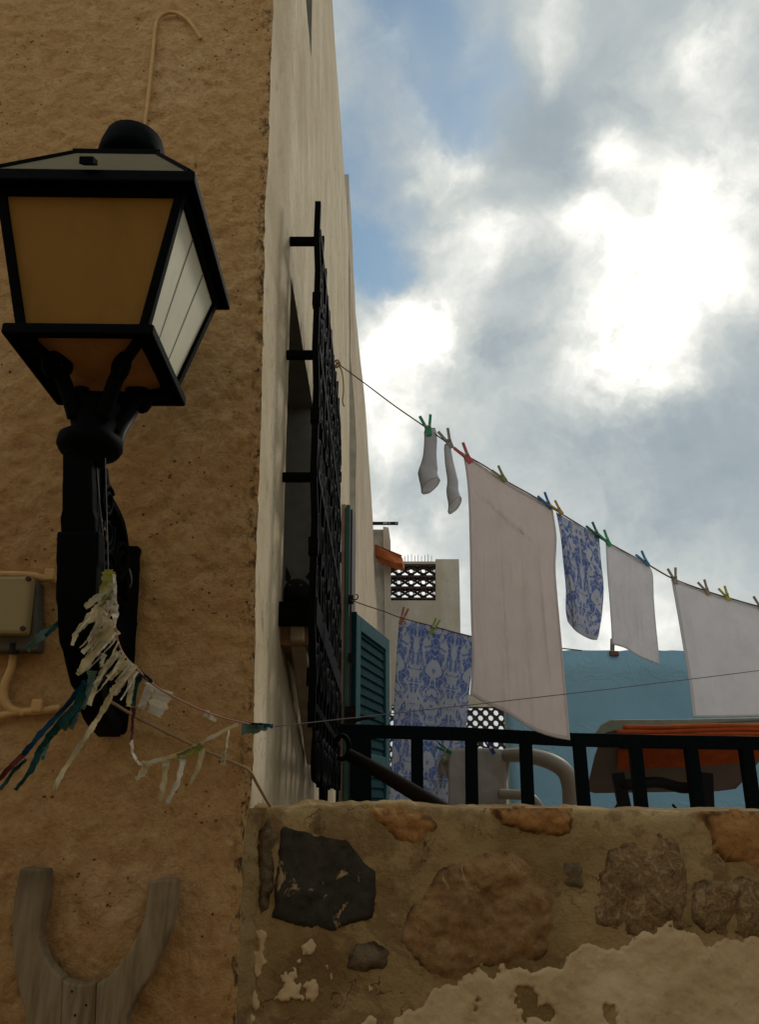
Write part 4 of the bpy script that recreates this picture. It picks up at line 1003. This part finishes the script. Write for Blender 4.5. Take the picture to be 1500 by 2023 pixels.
streamers('teal_ribbon', 'short teal ribbon knotted behind the bracket beside the junction box', 'streamers', P(100, 1280, 2.0), [
 ([(146,1208),(136,1214),(124,1218)], [26,24], 2.0, F_TEAL, 'knot'), ([(132,1218),(105,1240),(75,1262),(52,1284)], [13,16], 2.0, F_AQ, 'tail'), ([(125,1225),(105,1240),(90,1256)], [10,6], 1.99, F_TEAL, 'tail')])
a = P(541, 1435, 2.12); b = P(1620, 1309, 3.35)
tag(obj('garland_wire', MB().tube([a, a.lerp(b, .25)-Vector((0,0,.004)), a.lerp(b, .5)-Vector((0,0,.006)), a.lerp(b, .75)-Vector((0,0,.004)), b], .0016, 5), simple('wire_grey', (.10, .09, .09))), 'thin straight wire crossing in front of the hanging towels', 'wire')

# ------------------------------------------------------------------ laundry lines
line_px = [(664,716,4.27),(720,757,4.2),(780,802,4.12),(838,842,4.05),(880,872,4.02),(915,896,4.0),(960,922,3.97),(1000,950,3.94),(1050,978,3.9),(1095,1006,3.88),(1150,1040,3.85),(1200,1071,3.82),(1275,1112,3.78),(1330,1143,3.75),(1400,1169,3.72),(1450,1184,3.7),(1500,1198,3.68),(1700,1250,3.6),(2100,1330,3.4)]
LP = [P(a, b, c) for a, b, c in line_px]
ROPE = simple('jute_rope', (.17, .12, .075), .9, .1)
o = obj('clothes_line', MB().tube(spline(LP, 5), .0042, 6), ROPE, smooth=True); tag(o, 'upper clothes line sloping down to the right with socks and sheets pegged on it', 'clothes line')
kn = MB().tube(spline([P(660,715,4.27), P(668,712,4.24), P(672,722,4.22), P(662,726,4.25), P(668,716,4.22)], 5), .006, 6); kn.tube(spline([P(668,722,4.25), P(676,735,4.25), P(679,770,4.25), P(677,792,4.25), P(680,803,4.25)], 5), .0045, 6)
part_o = obj('rope_end', kn, simple('tan_rope', (.25, .16, .08)), parent=None, smooth=True); tag(part_o, 'knotted loose tan rope end hanging from the grille where the upper line starts', 'rope')
# second line
L2 = [P(694,1185,5.05), P(720,1195,5.02), P(760,1208,4.98), P(795,1221,4.95), P(860,1238,4.9), P(935,1258,4.85), P(1020,1270,4.8), P(1150,1285,4.7)]
o = obj('clothes_line', MB().tube(spline(L2, 4), .004, 6), ROPE, smooth=True); tag(o, 'lower clothes line tied to the green shutter edge carrying the wide blue towel', 'clothes line')
def PL(px, dy=0, dYo=0):
    for a, b in zip(line_px, line_px[1:]):
        if a[0] <= px <= b[0]:
            t = (px-a[0])/(b[0]-a[0]); return P(px, a[1]+(b[1]-a[1])*t+dy, a[2]+(b[2]-a[2])*t+dYo)
def lineY(px):
    return PL(px).y
def linepy(px):
    for a, b in zip(line_px, line_px[1:]):
        if a[0] <= px <= b[0]: return a[1]+(b[1]-a[1])*(px-a[0])/(b[0]-a[0])
def cloth(name, label, cat, top, left, right, bottom, Yf, mat, nu=40, nv=60, fold=.02, folds=5, seed=1, group=None, thick=.002, foldfn=None, uvw=1.0, uvh=2.0):
    """top/bottom: courses of the hems, left/right: side hems (top to bottom)"""
    def poly(pp):
        s = spline([(a, b, 0) for a, b in pp], 10); ds = [0]
        for u, v in zip(s, s[1:]): ds.append(ds[-1] + (v-u).length)
        def f(t):
            d = t*ds[-1]
            for i in range(len(s)-1):
                if ds[i+1] >= d: k = (d-ds[i])/max(1e-9, ds[i+1]-ds[i]); return s[i].lerp(s[i+1], k)
            return s[-1]
        return f
    T, Lf, R, Bo = poly(top), poly(left), poly(right), poly(bottom); mb = MB(); uv = []
    for j in range(nv+1):
        v = j/nv
        for i in range(nu+1):
            u = i/nu
            p = (1-v)*T(u) + v*Bo(u) + (1-u)*Lf(v) + u*R(v) - ((1-u)*(1-v)*T(0) + u*(1-v)*T(1) + (1-u)*v*Bo(0) + u*v*Bo(1))
            k = min(1, v*2.5)
            Y = Yf(u, v) + k*fold*(math.sin(u*folds*2*math.pi + 1.5*nz(v*1.2, seed) + seed) * (.6+.4*nz(u*3, v*2, seed))) + .015*nz(u*2.5, v*2.5, seed+8)*k + .0035*nz(u*14, v*10, seed)
            if foldfn: Y += foldfn(u, v)
            q = P(p.x, p.y, Y); mb.v.append(q); uv.append((u*uvw, (1-v)*uvh))
    for j in range(nv):
        for i in range(nu): a = j*(nu+1)+i; mb.f.append((a, a+1, a+nu+2, a+nu+1))
    o = obj(name, mb, mat, smooth=True, solid=thick, uv=uv); tag(o, label, cat, group); return o
SHEETP = mat_cloth('pinkish_sheet', (.82, .75, .72), .55, hem=True, var=.03); SHEETW = mat_cloth('white_sheet', (.84, .83, .85), .55, hem=True, var=.03); SOCK = mat_cloth('white_sock', (.78, .77, .78), .45)
TOW1 = mat_cloth('blue_damask_a', (.70, .72, .78), .40, damask(2.0, 1.0, border=.04, DSC=12)); TOW2 = mat_cloth('blue_damask_b', (.62, .65, .72), .35, damask(2.0, .9, border=.05, DSC=9))
# big sheet
def crumple(u, v):
    c = -.030*math.exp(-((v-(.13+.09*u+.012*nz(u*9, 2)))/.010)**2)*(nz(u*22, v*14, 3, 3)+.25)*max(0, math.sin(math.pi*min(1, u*1.1)))
    for u0, du, w, h in ((.14, .02, .012, .012), (.27, .05, .015, .014), (.36, .02, .010, .010), (.48, .05, .016, .013), (.60, .03, .011, .010), (.70, .04, .014, .013), (.82, .05, .012, .011)):
        c += h*.7*math.exp(-((u-u0-du*v)/(w*1.4))**2)*min(1, max(0, (v-.16)*4))*(.6+.4*math.sin(v*5+u0*30))
    return c
def creases(seed):
    rs = random.Random(seed); cs = [(rs.uniform(.08, .92), rs.uniform(-.06, .06), rs.uniform(.010, .02), rs.uniform(.004, .011), rs.uniform(0, .3)) for _ in range(7)]
    def f(u, v):
        return sum(.5*h*math.exp(-((u-u0-du*v)/(w*1.7))**2)*min(1, max(0, (v-v0)*3)) for u0, du, w, h, v0 in cs) + .004*nz(u*8, v*8, seed, 3)
    return f
cloth('bed_sheet', 'long pinkish white sheet, the largest cloth, hanging past the black railing', 'sheet',
      [(915,896),(960,925),(1000,952),(1050,980),(1092,1003)], [(915,896),(924,960),(928,1060),(930,1200),(933,1300),(929,1372)], [(1092,1003),(1100,1060),(1098,1120),(1102,1180),(1112,1290),(1120,1380),(1127,1462)],
      [(929,1372),(965,1392),(1000,1408),(1050,1440),(1090,1455),(1127,1462)], lambda u, v: lineY(915+177*u)-.012-.04*v, SHEETP, 110, 130, .014, 3.4, 2, foldfn=crumple)
# blue towel on upper line
cloth('patterned_towel', 'narrow blue and white damask towel with a curled bottom on the upper line', 'towel',
      [(1099,1012),(1130,1030),(1160,1046),(1184,1059)], [(1099,1012),(1108,1060),(1113,1110),(1118,1160),(1118,1205),(1122,1228)], [(1184,1059),(1188,1110),(1193,1160),(1190,1210),(1184,1250),(1180,1264)],
      [(1122,1228),(1140,1248),(1165,1262),(1180,1264)], lambda u, v: lineY(1099+85*u)-.01, TOW1, 36, 60, .012, 1.2, 5, uvw=.5, uvh=1.1,
      foldfn=lambda u, v: .10*max(0, v-.72)*(1-2*abs(u-.5)) - .10*math.exp(-((u-(.10+.35*max(0, v-.4)))/.06)**2)*v)
cloth('tea_towel', 'plain small white cloth with a pointed lower right corner', 'towel',
      [(1197,1072),(1235,1092),(1270,1108),(1280,1114)], [(1197,1072),(1200,1130),(1204,1180),(1208,1240),(1209,1273)], [(1280,1114),(1290,1135),(1292,1180),(1296,1230),(1300,1270),(1304,1314)],
      [(1209,1273),(1235,1280),(1265,1298),(1304,1314)], lambda u, v: lineY(1197+85*u)-.012, SHEETW, 50, 60, .007, 1.5, 7, foldfn=creases(3))
cloth('bed_sheet', 'wide white sheet at the right edge above the folded table', 'sheet',
      [(1326,1142),(1380,1164),(1430,1180),(1500,1200),(1600,1228)], [(1326,1142),(1340,1220),(1352,1290),(1362,1350),(1370,1417)], [(1600,1228),(1610,1300),(1612,1380),(1615,1412)],
      [(1370,1417),(1450,1416),(1540,1414),(1615,1412)], lambda u, v: lineY(1326+274*u)-.012+.0*v, SHEETW, 90, 80, .012, 3.4, 11, foldfn=creases(9))
cloth('patterned_towel', 'wide blue and white damask towel on the lower line behind the railing', 'towel',
      [(789,1225),(830,1231),(880,1243),(937,1257)], [(789,1225),(784,1290),(780,1370),(775,1480),(768,1586)], [(937,1257),(933,1320),(926,1380),(918,1480),(905,1598)],
      [(768,1570),(800,1580),(850,1590),(905,1598)], lambda u, v: 4.95-.1*u+.0, TOW2, 40, 70, .010, 2.0, 13, uvw=1.0, uvh=2.2)
# socks
def sock(label, top, bot, w0, w1, Y, seed):
    r = thing('sock', label, 'sock', P(bot[0], bot[1], Y), 'socks on the upper line')
    a = Vector((top[0], top[1], 0)); b = Vector((bot[0], bot[1], 0)); n = 26; mb = MB(); k = 18
    ax = (b-a); 
    for i in range(n+1):
        t = i/n; c = a + ax*t + Vector((2.5*math.sin(t*5+seed) - 3.5*math.exp(-((t-.78)/.12)**2), 0, 0))
        w = w0 + (w1-w0)*t; w *= .93 + .05*math.sin(t*9+seed) + .16*math.exp(-((t-.74)/.13)**2)
        if t < .08: w *= .86 + t*1.75
        p = P(c.x, c.y, Y); hw = M(w/2, c.y, Y); dp = .007 + .024*t
        for j in range(k):
            an = 2*math.pi*j/k
            k_ = max(0, (t-.72)/.28)**1.5; mb.v.append(p + Vector((hw*math.cos(an)*(1+.12*k_), dp*math.sin(an), .005*nz(i*.6, j*.6, seed) + k_*.034*(math.cos(an) - .75*math.sin(an)))) + Vector((.002*nz(i*.3, j, seed), .004*nz(i*.5, j*.7, seed+2), 0)))
    for i in range(n):
        for j in range(k): mb.f.append((i*k+j, i*k+(j+1) % k, (i+1)*k+(j+1) % k, (i+1)*k+j))
    mb.f.append(tuple(range(k)))
    o = part('knit', mb, SOCK, r, smooth=True, solid=.0025)
    rim = MB(); last = mb.v[n*k:(n+1)*k]; rim.tube(last + [last[0]], .0035, 6); part('cuff', rim, SOCK, r, smooth=True)
    return r
sock('wider white sock hanging from the green peg', (848,846), (852,960), 24, 36, 4.04, 1)
sock('thinner white sock hanging from the grey peg', (886,878), (898,998), 14, 25, 4.0, 4)
# pegs
PEGC = {}
def pegmat(n, c): 
    if n not in PEGC: PEGC[n] = simple('peg_'+n, c, .5, .4, 0, .12, 60)
    return PEGC[n]
def peg(label, px, py, Y, ang, col, cname, size=44, spread=.16, grp='clothes pegs on the lines'):
    L_ = M(size, py, Y); c = P(px, py, Y)
    r = thing('clothes_peg', label, 'clothes peg', c, grp)
    ca, sa = math.cos(ang), math.sin(ang)
    ux = Vector((ca, 0, sa)); vx = Vector((-sa, 0, ca)); mt = pegmat(cname, col)
    w = L_*.13; mats = mt
    for s in (-1, 1):
        lg = MB(); pts = [(-.42, .045*s), (-.02, .075*s), (.56, (.075 + spread)*s)]
        q = [c + ux*(a*L_) + vx*(b*L_) + Vector((0, -.010, 0)) for a, b in pts]
        lg.bar(q[0], q[1], w, .011, (0, 1, 0)); lg.bar(q[1], q[2], w*.95, .010, (0, 1, 0))
        part('leg', lg, mats, r, bevel=.0015)
    sp_ = MB().tube([c + vx*(-.13*L_) + Vector((0, -.018, 0)), c + vx*(.13*L_) + Vector((0, -.018, 0))], L_*.05, 8)
    part('spring', sp_, pegmat('steel', (.35, .33, .3)), r)
    return r
R_ = math.radians
for lb, px, dy, ang, col, nm, sz in [
    ('green peg holding the wider white sock', 845, -2, 100, (.02, .28, .12), 'green', 46), ('grey wooden peg holding the thinner sock', 885, -4, 112, (.30, .25, .2), 'greywood', 44),
    ('red peg at the top left corner of the long pinkish sheet', 920, 2, 122, (.55, .09, .08), 'red', 46), ('olive green peg midway along the top of the long pinkish sheet', 990, -2, 125, (.25, .27, .08), 'olive', 36),
    ('blue peg at the right corner of the long pinkish sheet', 1080, -3, 120, (.02, .18, .50), 'blue', 36), ('yellow ochre peg at the left corner of the narrow blue damask towel', 1102, -3, 126, (.50, .30, .04), 'amber', 32),
    ('dark green peg at the right corner of the narrow blue damask towel', 1175, -4, 122, (.02, .16, .11), 'darkgreen', 34), ('bright green peg at the left corner of the small white cloth', 1197, -2, 118, (.04, .34, .12), 'brightgreen', 34),
    ('blue peg at the right corner of the small white cloth', 1272, -3, 122, (.03, .22, .42), 'teal', 32), ('pale wooden peg at the left corner of the wide white sheet', 1331, -2, 98, (.34, .28, .21), 'wood', 34),
    ('pale wooden peg second along the wide white sheet', 1393, -2, 112, (.34, .28, .21), 'wood', 32), ('yellow peg third along the wide white sheet', 1433, -3, 112, (.50, .46, .05), 'yellow', 30),
    ('pale wooden peg cut by the right edge of the view', 1500, -3, 98, (.34, .28, .21), 'wood', 32)]:
    peg(lb, px, linepy(px)+dy, lineY(px)-.012, R_(ang), col, nm, sz)
peg('orange wooden peg at the left corner of the wide blue damask towel', 796, 1220, 4.92, R_(70), (.35, .14, .07), 'orangewood', 36, .05)
peg('lime green peg on the top hem of the wide blue damask towel', 857, 1240, 4.88, R_(62), (.25, .34, .04), 'lime', 34, .05)

# ------------------------------------------------------------------ railing
YR = 4.05
rl = thing('railing', 'dark green black square bar balustrade above the stone wall', 'railing', (1, YR, EYE-.6))
mb = MB(); A = P(672, 1440, YR-.02); B = P(2000, 1508, YR+.02); B.z = P(1500, 1476, YR).z - (P(1500,1476,YR).z-P(1100,1460,YR).z)*-1*.8
pa = [P(672,1443,YR), P(920,1450,YR), P(1030,1456,YR), P(1130,1461,YR), P(1300,1465,YR), P(1500,1468,YR)]
pa.append(pa[-1] + (pa[-1]-pa[-3])*1.5)
for u, v in zip(pa, pa[1:]): mb.bar(u, v + (v-u)*.002, .055, M(25, 1460, YR))
part('top_rail', mb, GREENBLK, rl, bevel=.004)
bx = [(824,825),(931,933),(1038,1044),(1143,1155),(1253,1268),(1362,1380),(1470,1490),(1580,1606),(1690,1722)]
for xt, xb in bx:
    t = P(xt, 1456, YR-.003); b = P(xb, 1600, YR-.003); k = (t.z-(EYE-.6))/(t.z-b.z); e = t + (b-t)*k
    part('baluster', MB().bar(t, e, M(23.5, 1520, YR), .05, (0, 1, 0)), GREENBLK, rl, bevel=.003)
t = P(714, 1450, YR); b = P(714, 1600, YR); e = t + (b-t)*((t.z-(EYE-.6))/(t.z-b.z)); part('end_post', MB().bar(t, e, M(40, 1520, YR), .07, (0, 1, 0)), GREENBLK, rl, bevel=.004)
# leaning pole with ring
lp = thing('leaning_pole', 'dark brown pole slanting down from the grille to the stone wall', 'pole', P(880, 1600, 3.7))
part('shaft', MB().tube([P(688,1490,3.85), P(760,1530,3.78), P(880,1602,3.68), P(960,1650,3.6)], [.030, .034, .036, .036], 12), simple('brown_pole', (.016, .009, .006), .8, .08), lp, smooth=True)
pts = []
for i in range(20):
    an = -2.2+i*.28; c = P(676, 1476, 3.87); rr = M(17, 1476, 3.87); pts.append(c + Vector((rr*math.cos(an)*.8, 0, rr*math.sin(an)*1.3)))
part('hook', MB().tube(pts, .012, 8), IRON, lp, smooth=True)

# ------------------------------------------------------------------ terrace furniture
PLAS = simple('beige_plastic_chair', (.34, .30, .235), .5, .3, 0, .06, 6)
ch = thing('armchair', 'beige moulded plastic armchair behind the railing with a cloth over its back', 'chair', P(1000, 1700, 4.8))
bz = EYE-.6
def px3(l): return [P(a, b, c) for a, b, c in l]
mb = MB()   # backrest rounded slab
ol = [(872,1492),(880,1482),(900,1478),(950,1477),(1000,1480),(1012,1490),(1006,1520),(998,1560),(996,1640),(895,1640),(893,1560),(878,1520)]
mb.prism([P(a, b, 4.62) for a, b in ol][::-1], (0, .03, 0)); part('backrest', mb, PLAS, ch, bevel=.01)
def strap(pts, w, t): return swept(spline(pts, 6), [w]*((len(pts)-1)*6+1), [t]*((len(pts)-1)*6+1))
mb = MB(); pp = spline(px3([(1000,1492,4.60),(1040,1492,4.50),(1085,1503,4.42),(1115,1522,4.40),(1126,1552,4.40),(1128,1600,4.42),(1130,1690,4.45)]), 6)
mb.tube(pp, [.038+.008*math.sin(i/len(pp)*3.1) for i in range(len(pp))], 10); part('arm', mb, PLAS, ch, smooth=True)
mb = MB(); pp = spline(px3([(878,1500,4.60),(872,1512,4.75),(876,1530,4.9),(885,1560,5.0),(888,1690,5.0)]), 6); mb.tube(pp, .02, 10); part('arm', mb, PLAS, ch, smooth=True)
mb = MB(); q_ = [P(985,1568,4.5), P(1040,1572,4.45), P(1062,1590,4.42), P(1080,1625,4.42)]; mb.tube(spline(q_, 6), .028, 10); part('seat_rim', mb, PLAS, ch, smooth=True)
mb = MB(); c = P(990, 1640, 4.75); mb.box(c.x-.25, c.x+.22, 4.55, 5.0, c.z-.05, c.z-.01); part('seat', mb, PLAS, ch, bevel=.015)
for sx, sy in ((-.22, 4.6), (.2, 4.6), (-.22, 4.97), (.2, 4.97)):
    mb = MB().bar((c.x+sx, sy, c.z-.03), (c.x+sx*1.1, sy, bz+.002), .045, .035, (0, 1, 0)); part('leg', mb, PLAS, ch, bevel=.006)
cloth('hand_towel', 'plain off white cloth draped over the plastic armchair back', 'towel', [(888,1479),(925,1477),(965,1480),(1000,1486)], [(888,1479),(886,1530),(887,1640)], [(1000,1486),(1001,1530),(1000,1640)], [(887,1640),(930,1645),(1000,1640)], lambda u, v: 4.585, mat_cloth('offwhite_towel', (.46, .43, .38), .15), 24, 24, .006, 2, 17)
peg('dark green peg at the left of the armchair cloth', 880, 1481, 4.56, R_(150), (.01, .14, .04), 'bottlegreen', 32, .06, 'pegs on the armchair cloth')
peg('navy blue peg at the middle of the armchair cloth', 970, 1478, 4.56, R_(118), (.02, .04, .22), 'navy', 30, .06, 'pegs on the armchair cloth')
# tilted folding table with orange cloth
tb = thing('folding_table', 'tilted plastic table with dark underside and grey green rim, behind the railing at right', 'table', P(1330, 1700, 4.8))
UND = simple('table_underside', (.17, .135, .11), .8, .2, 0, .12, 4); RIMM = simple('grey_green_rim', (.22, .24, .17), .6, .3)
T = [(1192,1438,4.45),(1210,1433,4.42),(1330,1432,4.40),(1600,1428,4.38),(1590,1470,4.5),(1520,1500,4.7),(1472,1545,5.0),(1455,1560,5.1),(1420,1563,5.12),(1175,1567,5.08),(1160,1560,5.05),(1160,1540,5.0),(1172,1480,4.7)]
T3 = px3(T); up = Vector((0, .0, 0))
# flatten to best plane through three corners
n_ = (T3[2]-T3[9]).cross(T3[8]-T3[9]).normalized(); o0 = T3[9]
T3 = [p - n_*((p-o0).dot(n_)) for p in T3]
if n_.z < 0: n_ = -n_
mb = MB().prism(T3, n_*.012); part('tabletop', mb, UND, tb, bevel=.003)
mb = MB()
rimp = [P(1178,1446,4.44), P(1188,1428,4.42), P(1215,1421,4.40), P(1350,1420,4.385), P(1620,1414,4.37)]
r2 = [p + Vector((0, 0, M(22, 1430, 4.4))) for p in rimp]
rb = [(1174,1462),(1181,1444),(1190,1430),(1206,1421),(1350,1420),(1640,1414),(1640,1436),(1400,1442),(1215,1443),(1196,1448),(1184,1466)]
mb = MB().prism([P(a, b, 4.40) for a, b in rb][::-1], (0, .035, 0))
part('rim', mb, RIMM, tb, bevel=.006)
FR = BLACKM
mb = MB().tube(spline(px3([(1228,1545,4.55),(1240,1550,4.55),(1300,1545,4.6),(1350,1556,4.62),(1395,1550,4.55)]), 6), .030, 8); part('crossbar', mb, FR, tb, smooth=True)
for xt, xb in ((1222, 1236), (1398, 1400)):
    t = P(xt, 1545, 4.55); b = P(xb, 1610, 4.55); e = t + (b-t)*((t.z-bz)/(t.z-b.z)); mb = MB().bar(t+Vector((0,0,.05)), e, M(24, 1560, 4.55), .04, (0, 1, 0)); part('leg', mb, FR, tb, bevel=.004)
mb = MB().tube([P(1330,1590,4.7), P(1350,1612,4.8)], .008, 6); mb.tube([P(1222,1588,4.7), P(1205,1612,4.8)], .008, 6); part('stay', mb, FR, tb)
# orange folded cloth
OC = mat_cloth('orange_canvas', (.50, .105, .03), .15, var=.2)
oc = thing('orange_canvas', 'bright orange canvas folded along the edge of the tilted table', 'cloth', P(1350, 1500, 4.4))
mb = MB()
for k, (ya, yb, r) in enumerate(((1437, 1434, .0135), (1446, 1440, .0135), (1454, 1449, .012), (1447, 1456, .010))):
    x0 = (1232, 1219, 1228, 1300)[k]; pts = spline(px3([(x0,ya,4.36-.004*k),(1330,ya-1,4.35),(1420,(ya+yb)/2-2,4.345),(1500,yb,4.34),(1640,yb-3,4.33)]), 6)
    mb.tube(pts, [r*(1+.25*nz(i*.3, k)) for i in range(len(pts))], 8)
part('folds', mb, OC, oc, smooth=True)
pz = lambda a, b, c: (P(a, b, c) - n_*((P(a, b, c)-o0).dot(n_))) - n_*.012
q_ = [(1219,1470,4.6),(1500,1460,4.6),(1500,1508,4.75),(1440,1509,4.78),(1219,1517,4.8)]
mb = MB().prism([pz(*k) for k in q_], -n_*.006); part('flap', mb, OC, oc, bevel=.002)

# ------------------------------------------------------------------ black cat on the window ledge behind the grille
FUR = simple('black_fur', (.006, .006, .006), .8, .15, 0, .3, 120, .001)
ct_ = thing('cat', 'black cat with pricked ears looking out from the window ledge behind the grille', 'cat', (-.33, 2.95, EYE+.64))
def skin(name, verts, edges, root, mat, sub_=2):
    me = bpy.data.meshes.new(name); me.from_pydata([Vector(v[:3])-ORIG[root.name] for v in verts], edges, []); o = bpy.data.objects.new(name, me); COL.objects.link(o); o.parent = root
    md = o.modifiers.new('skin', 'SKIN'); sk = me.skin_vertices[0] if me.skin_vertices else None
    if sk is None:
        bpy.context.view_layer.objects.active = o; bpy.ops.mesh.customdata_skin_add(); sk = me.skin_vertices[0]
    for i, v in enumerate(verts): sk.data[i].radius = (v[3], v[3])
    sk.data[0].use_root = True
    s2 = o.modifiers.new('sub', 'SUBSURF'); s2.levels = s2.render_levels = sub_
    me.materials.append(mat); me.shade_smooth(); return o
cx_, cy_, cz_ = -.322, 2.90, EYE+.778
V = [(cx_, 3.22, EYE+.72, .075), (cx_, 3.10, EYE+.75, .07), (cx_, 3.0, EYE+.77, .055), (cx_, cy_, cz_, .060), (cx_, 2.84, cz_-.014, .040),
     (cx_-.03, 3.0, EYE+.68, .02), (cx_-.03, 2.97, EYE+.655, .017), (cx_+.03, 3.0, EYE+.68, .02), (cx_+.03, 2.97, EYE+.655, .017), (cx_, 3.34, EYE+.68, .02), (cx_+.03, 3.5, EYE+.66, .014), (cx_, 3.6, EYE+.66, .01)]
skin('body', V, [(0,1),(1,2),(2,3),(3,4),(2,5),(5,6),(2,7),(7,8),(0,9),(9,10),(10,11)], ct_, FUR)
for s, tip in ((-1, P(565,1116,2.88)), (1, P(621,1115,2.88))):
    bx_ = cx_ + s*.032
    a = P(563, 1146, 2.88) if s < 0 else P(628, 1146, 2.88); b = P(576, 1140, 2.88) if s < 0 else P(603, 1140, 2.88)
    back = (a+b)/2 + Vector((0, .03, -.01)); mid = (a+b)/2 + Vector((0, -.004, -.012))
    mb = MB().add([a, b, back, tip, mid], [(0,1,3),(1,2,3),(2,0,3),(0,4,1),(1,4,2),(2,4,0)])
    part('ear', mb, FUR, ct_, sub=0, bevel=.002)
for s in (-1, 1):
    c = Vector((cx_+s*.02, cy_-.047, cz_+.006)); mb = MB().lathe(c, [(.001,-.004),(.005,-.003),(.007,0),(.005,.003),(.001,.004)], 10); part('eye', mb, simple('dim_cat_eye', (.05, .05, .025), .2, .5), ct_, smooth=True)

for o in bpy.data.objects:
    if '_o' in o: del o['_o']
